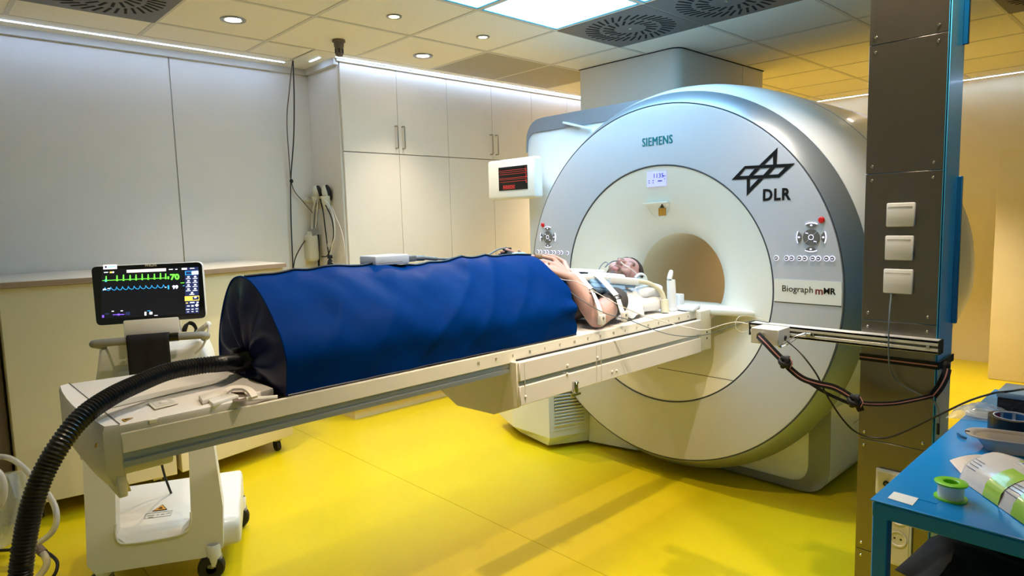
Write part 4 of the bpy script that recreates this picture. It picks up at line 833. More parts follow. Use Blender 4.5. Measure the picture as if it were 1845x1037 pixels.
for u, v, w, h, m_ in ((1295, 628, 28, 12, 'scr_yellow'), (1350, 622, 60, 12, 'scr_white'), (1440, 618, 26, 14, 'scr_white'), (1312, 668, 34, 12, 'scr_white'), (1370, 664, 30, 18, 'scr_white'), (1300, 716, 45, 9, 'scr_white'), (1370, 712, 30, 9, 'scr_white'), (1424, 708, 36, 9, 'scr_white'), (1312, 748, 25, 8, 'scr_white'), (1372, 744, 25, 8, 'scr_white'), (1430, 740, 25, 8, 'scr_white'), (1068, 182, 55, 9, 'scr_white'), (1155, 180, 28, 9, 'scr_white'), (1240, 168, 70, 22, 'scr_white'), (1350, 168, 60, 9, 'scr_white'), (202, 222, 56, 9, 'scr_white'), (280, 214, 30, 22, 'scr_yellow'), (315, 214, 22, 18, 'scr_white'), (190, 445, 40, 16, 'scr_white'), (250, 436, 36, 9, 'scr_white'), (1015, 420, 22, 10, 'scr_white'), (305, 740, 30, 9, 'scr_white'), (425, 734, 30, 9, 'scr_white'), (320, 786, 155, 9, 'scr_violet'), (385, 776, 28, 24, 'scr_violet'), (178, 795, 26, 34, 'scr_violet'), (215, 770, 55, 18, 'scr_navy'), (490, 752, 60, 46, 'scr_navy'), (745, 752, 24, 48, 'scr_white'), (810, 752, 38, 34, 'scr_white'), (780, 735, 45, 7, 'scr_blue'), (875, 796, 45, 7, 'scr_white'), (215, 318, 28, 34, 'scr_blue'), (1225, 362, 50, 8, 'scr_green'), (1255, 400, 22, 8, 'scr_blue')):
    quad(((u, v), (u+w, v-.04*w), (u+w, v-.04*w+h), (u, v+h)), m_, 'screen_item', scr, .0007)
text('maker_mark', 'PHILIPS', .0055, dq(829, 130, .0008), CE, (0, 0, 1), 'trim', ct, weight=.0002, fitw=(dq(905, 130)-dq(752, 130)).length)
# black cloth draped over the handle
cl = thing('black_cloth', 'black cloth hanging over the cart handle below the screen', 'cloth', tuple(P0+CE*(-.12)+CN*.06))
a, b = aP(228, 620, .066).x, aP(305, 615, .066).x; rows = []
for k in range(22):
    if k < 6: t_ = PI*.5*(1-k/5)+PI*.5; y, z = .05+.017*math.cos(PI-PI*k/5), 1.013+.0172*math.sin(PI*k/5)+.001
    else: y, z = .067-.0006*(k-6), 1.013-.015*(k-5)
    rows.append([MC @ Vector((a+(b-a)*m/12, y+.004*math.sin(m*.9+k*.1)*(k/21), z)) for m in range(13)])
o = G().grid(rows).obj('drape', 'cloth_black', cl); sd = o.modifiers.new('thickness', 'SOLIDIFY'); sd.thickness = .002; sd.offset = 1
# hook with white tube at the right of the cart
hk = thing('white_hook', 'white curved tube and hook at the cart side below the screen', 'hook', tuple(MC @ Vector((.10, -.02, .9))))
pp = [MC @ aP(u, v, o_) for u, v, o_ in ((360, 600, -.02), (368, 590, -.01), (376, 585, 0), (374, 600, .01), (366, 622, .01), (352, 637, .01))]; G().tube(smooth_path(pp), .0045, 8).obj('tube', 'cable_white', hk)
G().tube([MC @ aP(352, 603, -.05), MC @ aP(372, 586, -.02)], [.014, .010], 12).obj('arm', 'cart_white', hk); G().ball(MC @ aP(375, 584, -.02), .012, seg=12, ring=8).obj('knob', 'cart_white', hk)
g = G()
for k in range(3): g.tube(smooth_path([MC @ aP(u, v, -.06+.01*k) for u, v in ((328+3*k, 597), (334+3*k, 585-2*k), (345+2*k, 584-k), (352+k, 592), (350, 600))]), .004, 7)
g.obj('cable_coil', 'cable_black', None, 'small coil of black cable behind the cart handle', 'cable')
# ================================================================== cables and headsets in the wall corner
RX = 2.329
wc = [aZ(528, 109, 2.544), aY(530, 180, 4.42), aY(529, 250, 4.5), aY(524, 322, 4.56), aY(524, 380, 4.57), aY(526, 440, 4.57), aY(528, 490, 4.57), aY(529, 560, 4.57)]
G().tube(smooth_path(wc), .0045, 8).obj('hanging_cable', 'cable_black', None, 'dark cable hanging from the ceiling down the panelled wall', 'cable', 'wall corner cables')
wc2 = [aZ(527, 110, 2.544), aY(521, 165, 4.42), aY(517, 220, 4.5), aY(522, 300, 4.55), aY(524, 324, 4.56), aY(531, 345, 4.57), aY(548, 365, 4.55), aY(563, 383, 4.5)]
G().tube(smooth_path(wc2), .004, 8).obj('hanging_cable', 'brown_grey', None, 'beige cable bowing beside the dark cable on the wall', 'cable', 'wall corner cables')
wc3 = [aY(528, 490, 4.56), aY(532, 465, 4.55), aY(545, 440, 4.52), aX(556, 427, RX-.02), aX(570, 421, RX-.03)]
G().tube(smooth_path(wc3), .0042, 8).obj('hanging_cable', 'cable_black', None, 'dark cable branching up to the white bottle on the wall', 'cable', 'wall corner cables')
G().ball(aY(525, 326, 4.55), (.014, .012, .016), seg=12, ring=8).obj('cable_tie', 'black', None, 'black tie gathering two cables on the wall', 'cable tie')
def headset(u, v, label):
    t = thing('handset', label, 'handset', tuple(aX(u, v+30, RX)), 'handsets on the cabinet side'); p = aX(u, v, RX)
    R_ = Matrix.Rotation(math.radians(-12), 3, 'Y'); c = p+Vector((-.035, 0, -.01))
    G().ball(c, (.026, .033, .062), R_).obj('shell', 'plastic_cream', t); G().ball(c+Vector((.012, -.014, .004)), (.024, .026, .06), R_).obj('pad', 'black', t)
    g = G(); g.lathe([(-.11, .018), (-.02, .038), (-.018, .036), (-.10, .016)], (c.x, c.y, c.z), 'Z', 20); g.obj('holder', 'plastic_cream', t)
headset(579, 347, 'white handset in a wall holder nearer the room corner'); headset(595, 346, 'white handset in a wall holder nearer the cabinet door')
t = thing('wall_hook', 'cream wall hook carrying looped cables', 'hook', tuple(aX(572, 362, RX))); p = aX(570, 362, RX); G().tube([p+Vector((0, 0, 0)), p+Vector((-.06, 0, -.004)), p+Vector((-.085, 0, .016))], [.016, .015, .018], 14).obj('peg', 'plastic_cream', t); G().box(p.x-.004, p.x+.001, p.y-.03, p.y+.03, p.z-.03, p.z+.03, .002).obj('back_plate', 'plastic_cream', t)
def loop(pts, r, m, label): return G().tube(smooth_path([aX(u, v, RX-d) for u, v, d in pts]), r, 7).obj('looped_cable', m, None, label, 'cable', 'looped cables on the wall hook')
lc0 = loop(((569, 361, .07), (563, 385, .06), (562, 410, .06), (565, 430, .05), (568, 415, .045), (572, 385, .05), (572, 362, .07)), .005, 'cable_white', 'white cable loop over the hook beside the bottle')
loop(((571, 361, .06), (567, 385, .05), (566, 415, .05), (568, 428, .04), (571, 405, .04), (574, 363, .06)), .004, 'cable_grey', 'grey cable loop over the hook beside the bottle')
loop(((576, 358, .055), (582, 380, .05), (587, 420, .045), (591, 450, .04), (594, 465, .035)), .0045, 'cable_black', 'dark cable falling straight from the hook to the black plug')
loop(((578, 358, .05), (588, 372, .05), (598, 395, .045), (601, 420, .04), (598, 440, .04), (590, 460, .04), (580, 462, .045)), .0045, 'cable_black', 'dark cable arching wide from the hook')
loop(((579, 357, .06), (592, 368, .055), (601, 392, .05), (603, 425, .045), (598, 442, .045), (596, 458, .04)), .0052, 'cable_white', 'white cable arching wide from the hook')
loop(((597, 370, .05), (605, 390, .04), (616, 418, .03), (621, 450, .03), (617, 468, .03), (606, 475, .04), (598, 472, .04)), .003, 'cable_white', 'thin pale cable sweeping below the handset')
p = aX(592, 441, RX-.05); G().tube([p+Vector((0, .01*math.cos(a), .014*math.sin(a))) for a in [2*PI*k/14 for k in range(14)]], .004, 6, True).obj('cable_clip', 'cable_white', None, 'white clip holding the looped cables', 'clip')
t = thing('plug_bulb', 'black oval rubber bulb hanging from the white cable', 'rubber bulb', tuple(aX(596, 485, RX-.04))); p = aX(595, 478, RX-.04); G().ball(p, (.02, .024, .052)).obj('bulb', 'rubber', t); G().box(p.x-.012, p.x+.012, p.y-.02, p.y+.018, p.z+.05, p.z+.075, .004).obj('valve', 'black', t)
G().ribbon([aX(u, v, RX-.02) for u, v in ((573, 418), (574, 440), (575, 470), (576, 500))], .022, (-1, 0, 0), .006).obj('black_belt', 'strap_black', None, 'black belt hanging down behind the white bottle', 'belt')
t = thing('white_bottle', 'milky plastic bottle hanging on the wall below the hook', 'bottle', tuple(aX(561, 470, RX-.06))); c = aX(561, 446, RX-.06); h = (aX(561, 423, RX-.06)-aX(561, 471, RX-.06)).length/2
G().box(c.x-.04, c.x+.04, c.y-.055, c.y+.055, c.z-h, c.z+h, .025, 4).obj('body', 'plastic_cream', t); G().lathe([(h-.002, .028), (h+.02, .026), (h+.022, .0001)], c, 'Z', 18).obj('cap', 'plastic_cream', t)
q_ = [aX(u, v, RX-.105) for u, v in ((561, 413), (575, 408), (577, 421), (564, 425))]; G().prism(q_, (-.004, 0, 0)).obj('grey_tag', 'ink_grey', lc0)
# ================================================================== blue table with supplies
TZ = .85; X0, X1, Y1, Y0 = 1.365, 2.476, .428, -.42
bt = thing('blue_table', 'bright blue metal work table beside the steel pillar', 'table', ((X0+X1)/2, 0, 0))
G().box(X0, X1, Y0, Y1, TZ-.004, TZ, .0015, 1).obj('top', 'table_blue', bt)
for q_ in ((X0+.003, X0+.035, Y0, Y1-.003), (X1-.035, X1-.003, Y0, Y1-.003), (X0+.03, X1-.03, Y1-.034, Y1-.003), (X0+.03, X1-.03, Y0, Y0+.034)): G().box(*q_, TZ-.036, TZ-.006, .002, 1).obj('apron', 'table_blue', bt)
for x in (X0+.004, X1-.032):
    for y in (Y1-.032, Y0+.004): G().box(x, x+.028, y, y+.028, 0, TZ-.005, .002, 1).obj('leg', 'table_blue', bt)
SZ = .62
G().box(X0+.02, X1-.02, Y0+.02, Y1-.02, SZ-.02, SZ, .002, 1).obj('lower_shelf', 'table_blue', bt)
G().box(X0+.06, X0+.075, Y1-.10, Y1-.06, TZ, TZ+.0008).obj('edge_label', 'table_blue', bt)
# black cloth bundle on the lower shelf
rows = []
for k in range(29):
    t_ = k/28; yy = .405-.74*t_; r = .060*min(1, .16+t_*9)*(1+.06*math.sin(t_*15)); cz_ = SZ+.002; xx = 1.515-.05*t_
    rows.append([Vector((xx+r*1.65*math.cos(a)*(1+.10*noise.noise(Vector((math.cos(a)*2, t_*7, 1)))), yy+.02*math.sin(a*2+t_*4), max(cz_, cz_+r*(1.0+.98*math.sin(a))*(1+.16*noise.noise(Vector((math.cos(a)*4, t_*8, 5))))))) for a in [2*PI*j/40 for j in range(40)]])
g = G(); g.grid(rows, True, True); g.add(rows[0], [tuple(range(40))], False); g.add(rows[-1], [tuple(range(40))], False); g.obj('cloth_bundle', 'cloth_black', None, 'rolled black cloth bundle on the lower shelf of the blue table', 'cloth')
# sticker
q_ = [aZ(u, v, TZ+.0002) for u, v in ((1599, 897), (1611, 885.5), (1655, 897.5), (1644, 910.6))]; o = G().prism(q_, (0, 0, .0008)).obj('paper_label', 'sticker', None, 'blank white paper label stuck on the blue table corner', 'label')
# thread spool
c = (aZ(1683, 897, TZ)+aZ(1742, 897, TZ))/2; t = thing('tape_spool', 'green and white thread seal tape spool standing on the blue table', 'spool', tuple(c)); r = .0285
G().lathe([(0, .0001), (0, r), (.003, r), (.003, r*.72)], c, 'Z', 32).obj('bottom_flange', 'green', t); G().lathe([(.003, r*.78), (.03, r*.78)], c, 'Z', 32).obj('tape', 'thread_white', t)
G().lathe([(.03, r*.78), (.03, r*.98), (.0315, r), (.0335, r), (.0345, r*.95), (.0345, r*.5), (.033, r*.44), (.004, r*.42)], c, 'Z', 32).obj('top_flange', 'green', t)
# wipes packet
A_ = aZ(1714, 853, TZ); u_ = (aZ(1850, 949, TZ)-A_); u_.z = 0; u_.normalize(); v_ = Vector((-u_.y, u_.x, 0)); v_ = v_ if v_.x > 0 else -v_
wp = thing('wipes_packet', 'white and lime green wet wipes packet lying on the blue table', 'packet', tuple(A_+u_*.12+v_*.06)); Lp, Wp, Hp = .30, .15, .058
def pk_(i, j, ni=24, nj=14):
    s, t_ = i/ni, j/nj; e = min(1, s/.10); w = .55+.45*e; y = (t_-.5)*Wp*(1-.25*(1-e)); h = Hp*math.sin(PI*t_)**.42*(.02+.98*math.sin(PI*.5*e))**.8
    return A_+u_*(Lp*s)+v_*(Wp/2+y)+Vector((0, 0, .001+h*(1+.05*noise.noise(Vector((s*7, t_*5, 3))))))
P_ = [[pk_(i, j) for j in range(15)] for i in range(25)]
pkb = G().grid(P_).obj('film', 'packet', wp); G().prism([P_[0][0], P_[-1][0], P_[-1][-1], P_[0][-1]], (0, 0, -.0008)).obj('underside', 'packet', wp)
G().grid([[P_[0][j]+Vector((0, 0, .001)) for j in range(15)], [P_[0][j]-u_*.045+Vector((0, 0, .012+.012*math.sin(PI*j/14))) for j in range(15)]]).obj('crimped_end', 'packet', wp)
def patch(i0, i1, j0, j1, m, name, o=.0008):
    rr = []
    for i in range(i0*2, i1*2+1): rr.append([pk_(i/2, j/2)+Vector((0, 0, o))-v_*(o*.8 if j < 10 else -o*.8) for j in range(j0*2, j1*2+1)])
    return G().grid(rr).obj(name, m, wp)
patch(9, 13, 0, 5, 'packet_green', 'green_print'); patch(16, 24, 0, 4, 'packet_green', 'green_print'); patch(6, 10, 8, 10, 'packet_green', 'green_print'); patch(10, 24, 11, 14, 'packet_green', 'green_print')
for k in range(4): patch(3, 6+k % 2, 1+k, 1+k, 'packet', 'x') if 0 else None
for k in range(4):
    rr = [pk_(i/2, 1.0+.55*k)+Vector((0, 0, .0016))-v_*.0014 for i in range(6, 12)]; G().tube(rr, .0006, 4).obj('small_print', 'packet_ink', wp)
    rr = [pk_(i/2, 1.0+.55*k)+Vector((0, 0, .0016))-v_*.0014 for i in range(26, 33)]; G().tube(rr, .0006, 4).obj('small_print', 'packet_ink', wp)
lidc = pk_(17, 7)+Vector((0, 0, .002)); Rz = Matrix((u_, v_, Vector((0, 0, 1)))).transposed()
ld_ = G().ball(lidc, (.075, .042, .008), Rz).obj('flip_lid', 'plate_white', wp); G().prism([lidc+u_*a+v_*b+Vector((0, 0, .0078)) for a, b in ((-.035, -.010), (.03, -.014), (.03, .012), (-.03, .014))], (0, 0, .0006)).obj('lid_print', 'packet_ink', ld_)
c = pk_(8, 8)+Vector((0, 0, .0015)); q_ = [c+u_*a+v_*b for a, b in ((-.012, -.012), (.012, -.012), (.012, .012), (-.012, .012))]; G().prism(q_, (0, 0, .0006)).obj('brand_patch', 'plate_white', wp); q_ = [c+u_*a+v_*b+Vector((0, 0, .0007)) for a, b in ((-.008, -.004), (.008, -.004), (.008, .004), (-.008, .004))]; G().prism(q_, (0, 0, .0004)).obj('brand_print', 'packet_ink', wp)
# tape roll
c = aZ(1824, 779, TZ); t = thing('tape_roll', 'black adhesive tape roll with blue and red printed core', 'tape roll', tuple(c)); r = .052
G().lathe([(0, r), (.042, r), (.042, r*.80), (0, r*.80)], c, 'Z', 40).obj('tape', 'tape_black', t); core = G().lathe([(.043, r*.80), (.043, r*.75), (.002, r*.75)], c, 'Z', 40).obj('core', 'tape_core', t)
for k in range(9): a0 = .2+k*.7; G().lathe([(.040, r*.745), (.006, r*.745)], c, 'Z', 8, a0, a0+.5).obj('core_print', 'tape_red' if k % 2 else 'tape_blue', core)
# plastic tray
c0 = aZ(1737, 800, TZ); dirx = Vector((.25, -1, 0)).normalized(); dv = Vector((1, .25, 0)).normalized(); pts0 = rounded([(0, -.045, 0), (.32, -.045, 0), (.32, .045, 0), (0, .045, 0)], [0, 3], .05, 6)
ring = lambda k, z: [c0+dirx*(.17+(p.x-.16)*k)+dv*(p.y*k)+Vector((0, 0, z)) for p in pts0]
R4 = [ring(.82, .001), ring(.95, .03), ring(1.0, .034), ring(1.06, .034), ring(1.06, .031), ring(.93, .026), ring(.80, .004)]; n = len(pts0); g = G(); g.grid(R4, True, True); g.add(R4[0], [tuple(range(n))]); g.add(R4[-1], [tuple(range(n))]); g.obj('plastic_tray', 'tray', None, 'shallow translucent plastic tray on the blue table behind the wipes', 'tray')
# bag of cable and foam block
c = aZ(1768, 751, TZ); t = thing('cable_bag', 'clear plastic bag with a coiled white cable on the blue table', 'bag', tuple(c)); rows = []
for i in range(15):
    rows.append([c+Vector((.10*(i/14-.5)*(1.0), 0, 0))+Vector((.35, -1, 0)).normalized()*(.14*(j/14-.5))+Vector((0, 0, .002+.034*math.sin(PI*i/14)**.6*math.sin(PI*j/14)**.6*(1+.45*noise.noise(Vector((i*.6, j*.6, 2))))))for j in range(15)])
G().grid(rows).obj('film', 'polybag', t)
for k in range(3): G().tube([c+Vector(((.028-.003*k)*math.cos(a), (.034-.003*k)*math.sin(a), .006+.005*k)) for a in [2*PI*j/24 for j in range(24)]], .003, 6, True).obj('coiled_cable', 'cable_white', t)
c = aZ(1795, 748, TZ); t = thing('foam_block', 'black foam block with pale blue lid at the far end of the blue table', 'foam block', tuple(c)); G().box(c.x, c.x+.12, c.y-.30, c.y, TZ+.0005, TZ+.052, .004).obj('foam', 'foam', t); G().box(c.x-.002, c.x+.122, c.y-.302, c.y+.002, TZ+.052, TZ+.068, .003).obj('lid', 'foam_top', t)
G().tube(smooth_path([aZ(1726, 781, TZ+.004), aZ(1733, 786, TZ+.005), aZ(1741, 789, TZ+.004)]), .003, 6).obj('blue_clip', 'table_blue_dark', None, 'tiny dark blue clip in front of the plastic tray', 'clip')
# ================================================================== the lying person
def skinmat():
    m = bpy.data.materials.new('skin'); m.use_nodes = True; N = m.node_tree.nodes; L = m.node_tree.links; b = N['Principled BSDF']; b.inputs['Roughness'].default_value = .5
    a = N.new('ShaderNodeVertexColor'); a.layer_name = 'tone'; n = N.new('ShaderNodeTexNoise'); n.inputs['Scale'].default_value = 90; n.inputs['Detail'].default_value = 4
    x = N.new('ShaderNodeMixRGB'); x.blend_type = 'MULTIPLY'; x.inputs[0].default_value = .18; L.new(a.outputs[0], x.inputs[1]); L.new(n.outputs['Color'], x.inputs[2]); L.new(x.outputs[0], b.inputs['Base Color'])
    b.inputs['Subsurface Weight'].default_value = .12; b.inputs['Subsurface Radius'].default_value = (.012, .004, .002); b.inputs['Subsurface Scale'].default_value = .5
    bp = N.new('ShaderNodeBump'); bp.inputs['Strength'].default_value = .05; L.new(n.outputs['Fac'], bp.inputs['Height']); L.new(bp.outputs[0], b.inputs['Normal']); MATS['skin'] = m
skinmat()
def capsule(g, a, b, ra, rb, n=16):
    a = Vector(a); b = Vector(b); k = max(2, int((b-a).length/.012)+1)
    pts = [a.lerp(b, i/k) for i in range(k+1)]; rr = [ra+(rb-ra)*i/k for i in range(k+1)]; g.tube(pts, rr, n); g.ball(a, ra, seg=n, ring=10); g.ball(b, rb, seg=n, ring=10)
def fuse(g, name, vox, it=4):
    # union of overlapping volumes -> one continuous smoothed surface
    me = bpy.data.meshes.new('tmp'); me.from_pydata([tuple(v) for v in g.v], [], g.f); o = bpy.data.objects.new('tmp', me); COL.objects.link(o)
    r = o.modifiers.new('r', 'REMESH'); r.mode = 'VOXEL'; r.voxel_size = vox; r.adaptivity = 0
    s_ = o.modifiers.new('s', 'SMOOTH'); s_.factor = .5; s_.iterations = it
    dg = bpy.context.evaluated_depsgraph_get(); out = bpy.data.meshes.new_from_object(o.evaluated_get(dg)); bpy.data.objects.remove(o); out.name = name
    out.polygons.foreach_set('use_smooth', [True]*len(out.polygons)); return out
TT = math.radians(16); HS = .93
ha = Vector((.93, .04, .33)).normalized(); hb0 = (Vector((-.12, 0, 1))-ha*ha.dot(Vector((-.12, 0, 1)))).normalized(); hc0 = ha.cross(hb0)
hb = math.cos(TT)*hb0+math.sin(TT)*hc0; hcv = math.cos(TT)*hc0-math.sin(TT)*hb0
H0 = Vector((2.578, 1.945, 1.122)); RH = Matrix((ha, hb, hcv)).transposed()
def hp(a, b, c): return H0+RH @ (Vector((a, b, c))*HS)
def hball(g, c, r, seg=20): g.ball(hp(*c), tuple(x*HS for x in r), RH, seg, 14)
g = G(); gf = G()
for c, r in (((1.72, AY, 1.045), (.17, .165, .088)), ((1.93, AY, 1.05), (.19, .15, .09)), ((2.15, AY, 1.055), (.19, .168, .098)), ((2.30, AY, 1.05), (.10, .185, .085))): g.ball(c, r, None, 28, 18)
for s in (-1, 1):
    capsule(g, (1.66, AY+s*.085, 1.04), (1.28, AY+s*.095, 1.035), .078, .056); capsule(g, (1.28, AY+s*.095, 1.035), (.90, AY+s*.10, 1.02), .054, .036); capsule(g, (.90, AY+s*.10, 1.02), (.865, AY+s*.115, 1.16), .036, .028)
sh_n, el_n = Vector((2.325, 1.80, 1.045)), Vector((2.135, 1.745, 1.002)); wr_n = aY(1029, 501, 1.835)
capsule(g, sh_n, el_n, .058, .046); capsule(g, el_n, el_n.lerp(wr_n, .3), .045, .046); capsule(g, el_n.lerp(wr_n, .3), wr_n, .046, .027)
sh_f, el_f, wr_f = Vector((2.325, 2.17, 1.045)), Vector((2.11, 2.225, 1.005)), Vector((1.99, 2.10, 1.20))
capsule(g, sh_f, el_f, .058, .046); capsule(g, el_f, wr_f, .046, .027)
# hands
def hand(g, W, kn, tips, thumb, rk=.0105):
    c = sum(kn, Vector())/len(kn)
    for k in kn: capsule(g, W.lerp(k, .25), k, .017, .0115, 12)
    for i, (k, t) in enumerate(zip(kn, tips)):
        up = Vector((0, 0, .006)); p1 = k.lerp(t, .42)+up; p2 = k.lerp(t, .74)+up*.5; capsule(g, k, p1, rk*.95, rk*.86, 10); capsule(g, p1, p2, rk*.86, rk*.78, 10); capsule(g, p2, t, rk*.78, rk*.66, 10)
    capsule(g, W.lerp(thumb[0], .4), thumb[0], .014, .0125, 10); capsule(g, thumb[0], thumb[1], .0118, .0105, 10); capsule(g, thumb[1], thumb[2], .0105, .008, 10)
kn_n = [aY(997, 466, 1.905), aY(996, 475, 1.888), aY(995, 483, 1.872), aY(999, 490, 1.858)]
tp_n = [aY(952, 461.5, 1.955), aY(951, 469, 1.938), aY(960, 476.5, 1.916), aY(972, 482.5, 1.894)]
hand(g, wr_n, kn_n, tp_n, [aY(1016, 472, 1.925), aY(1000, 463, 1.95), aY(984, 459, 1.97)], .0108)
kn_f = [Vector((1.945, 2.03+.022*k, 1.268-.006*k)) for k in range(4)]; tp_f = [Vector((1.865+.006*abs(k-1), 2.015+.02*k, 1.296-.010*k)) for k in range(4)]
hand(g, wr_f, kn_f, tp_f, [Vector((1.985, 2.03, 1.235)), Vector((1.955, 2.005, 1.27)), Vector((1.93, 1.995, 1.288))], .0105)
# neck and head
capsule(g, (2.335, AY-.01, 1.065), hp(-.085, -.02, 0), .062, .056)
hball(g, (.022, -.012, 0), (.108, .098, .079)); hball(g, (-.05, .036, 0), (.072, .058, .058)); hball(g, (-.085, .03, 0), (.04, .05, .052)); hball(g, (-.108, .062, 0), (.020, .024, .028)); hball(g, (.052, .045, 0), (.052, .044, .064))
for k in range(6): t_ = k/5; hball(g, (.018-.052*t_, .088+.030*t_**1.2, 0), (.011, .011+.003*t_, .0085+.005*t_), 12)
hball(g, (-.036, .104, .012), (.009, .009, .008), 10); hball(g, (-.036, .104, -.012), (.009, .009, .008), 10)
for s in (-1, 1):
    hball(g, (.033, .084, s*.032), (.009, .011, .024), 12); hball(g, (-.028, .064, s*.038), (.03, .028, .025)); hball(g, (-.005, -.012, s*.078), (.031, .019, .011), 14); hball(g, (.010, .074, s*.031), (.012, .013, .015), 12)
hball(g, (-.068, .0935, 0), (.006, .0085, .023), 12); hball(g, (-.080, .0905, 0), (.0065, .008, .019), 12)
body = fuse(g, 'body', .0052, 3)
ca = body.color_attributes.new('tone', 'FLOAT_COLOR', 'POINT'); SK = lin('c9a091'); FC = lin('b58d88'); BR = lin('3a2016'); LP = lin('9a5a58'); DK = lin('2a1a16')
def mix(a, b, t): return tuple(a[i]+(b[i]-a[i])*t for i in range(3))+(1,)
RI = RH.transposed()
for i, v in enumerate(body.vertices):
    q_ = RI @ (v.co-H0)/HS; a, b, c = q_; col = SK
    if -.15 < a < .16 and abs(c) < .12 and v.co.x > 2.40:
        col = FC
        sm1 = lambda x, w: max(0, min(1, x/w))
        bd = sm1(-.046-a, .018)*sm1(b+.005, .02); mu = sm1(.030-abs(c), .008)*sm1(a+.062, .004)*sm1(-.046-a, .006)*sm1(b-.08, .01)
        lip = .7*sm1(.020-abs(c), .006)*sm1(a+.090, .005)*sm1(-.061-a, .005)*sm1(b-.078, .006)
        col = mix(col, BR, .95*max(bd*(1-lip), mu)); col = mix(col, LP, .9*lip)
        brow = sm1(.023-abs(abs(c)-.033), .006)*sm1(a-.026, .005)*sm1(.043-a, .005)*sm1(b-.066, .008); col = mix(col, BR, .85*brow)
        eye = sm1(.016-abs(abs(c)-.031), .005)*sm1(a-.002, .005)*sm1(.017-a, .005)*sm1(b-.07, .006); col = mix(col, DK, .5*eye)
    elif v.co.x < 1.80 and v.co.z < 1.19: col = lin('2a2626')
    ca.data[i].color = col
body.materials.append(M['skin']); person = link('person', body, None, None, 'bearded person lying on the scanner table with one forearm on the blue bag', 'person')
# hair: shell over the skull
hg = G(); b_ = bmesh.new(); bmesh.ops.create_uvsphere(b_, u_segments=40, v_segments=26, radius=1)
for v in b_.verts: v.co = Vector((v.co.x*.121+.026, v.co.y*.110-.012, v.co.z*.089))
dl_ = []
for f in b_.faces:
    a, b, c = f.calc_center_median(); lim = .030+.62*max(b, 0) if b > -.02 else .030+.9*(b+.02)-.0
    if a < lim or b > .078: dl_.append(f)
bmesh.ops.delete(b_, geom=dl_, context='FACES')
for v in b_.verts: v.co *= 1+.018*noise.noise(v.co*70)
for v in b_.verts: v.co = H0+RH @ (v.co*HS)
hg.bm(b_, True); b_.free(); hr = hg.obj('hair', 'hair', person); sd = hr.modifiers.new('thickness', 'SOLIDIFY'); sd.thickness = .006; sd.offset = -1
# shirt and sleeve as a separate fused garment
sg = G()
for c, r in (((1.96, AY, 1.052), (.17, .158, .096)), ((2.15, AY, 1.057), (.19, .175, .104)), ((2.29, AY, 1.052), (.105, .190, .092))): sg.ball(c, r, None, 28, 18)
capsule(sg, sh_n, sh_n.lerp(el_n, .34), .064, .0605); capsule(sg, sh_f, sh_f.lerp(el_f, .55), .066, .060); sm_ = fuse(sg, 'shirt', .007, 3); sm_.materials.append(M['shirt']); link('shirt', sm_, None, person)
# fingertip sensor band, far finger clip, nasal tube
fi = kn_n[0].lerp(tp_n[0], .62)+Vector((0, 0, .004)); fd = (tp_n[0]-kn_n[0]).normalized(); t = thing('finger_band', 'tan sensor band wrapped round the forefinger on the blue bag', 'finger sensor', tuple(fi)); G().tube([fi-fd*.016, fi-fd*.015, fi+fd*.015, fi+fd*.016], [.0125, .0135, .0135, .0125], 16).obj('band', 'band_tan', t)
cp = aY(914, 455, 2.03); t = thing('finger_clip', 'black finger clip with grey lead on the far hand', 'finger clip', tuple(cp)); G().box(cp.x-.014, cp.x+.014, cp.y-.014, cp.y+.014, cp.z-.014, cp.z+.022, .003).obj('clip', 'black', t); G().box(cp.x-.015, cp.x+.015, cp.y-.015, cp.y+.015, cp.z-.002, cp.z+.002).obj('clip_joint', 'cable_grey', t)
G().tube(smooth_path([cp+Vector((-.004, 0, .022)), aY(908, 447, 2.03), aY(898, 449, 2.03), aY(885, 456, 2.02), aY(872, 464, 2.0)]), .0032, 8).obj('lead', 'cable_grey', t)
p = aY(934, 461, 2.0); G().ball(p, (.05, .028, .018), seg=18, ring=10).obj('gel_pad', 'clip_blue', None, 'pale teal gel pad on the blue bag beside the far hand', 'pad')
nt = [hp(-.040, .118, .010), hp(-.034, .100, .034), hp(-.010, .072, .062), hp(.012, .03, .086), hp(.0, -.015, .10)]; t = thing('nasal_tube', 'thin translucent nasal tube across the face of the person', 'tube', tuple(hp(-.03, .1, .04))); G().tube(smooth_path(nt), .003, 8).obj('cheek_tube', 'cable_white', t)
nt2 = [hp(-.040, .118, -.010), hp(-.05, .105, -.04), hp(-.09, .09, -.05)]+[aY(1095, 474, 2.02), aY(1090, 472, 2.05), aY(1083, 478, 2.05), aY(1078, 488, 2.03)]; G().tube(smooth_path(nt2), .0024, 8).obj('loose_tube', 'cable_grey', t)
ec_ = aY(1154, 507, 1.868); t = thing('ear_muff', 'pale translucent ear muff beside the head of the person', 'ear muff', tuple(ec_)); G().ball(ec_, (.048, .026, .044), None, 24, 14).obj('cup', 'mask', t); G().tube(smooth_path([aY(1144, 500, 1.85), aY(1152, 494, 1.85), aY(1161, 497, 1.85), aY(1165, 505, 1.85)]), .006, 8).obj('rim', 'coil_white', t); G().ball(aY(1157, 498, 1.846), (.010, .004, .006), None, 12, 8).obj('port', 'black', t)
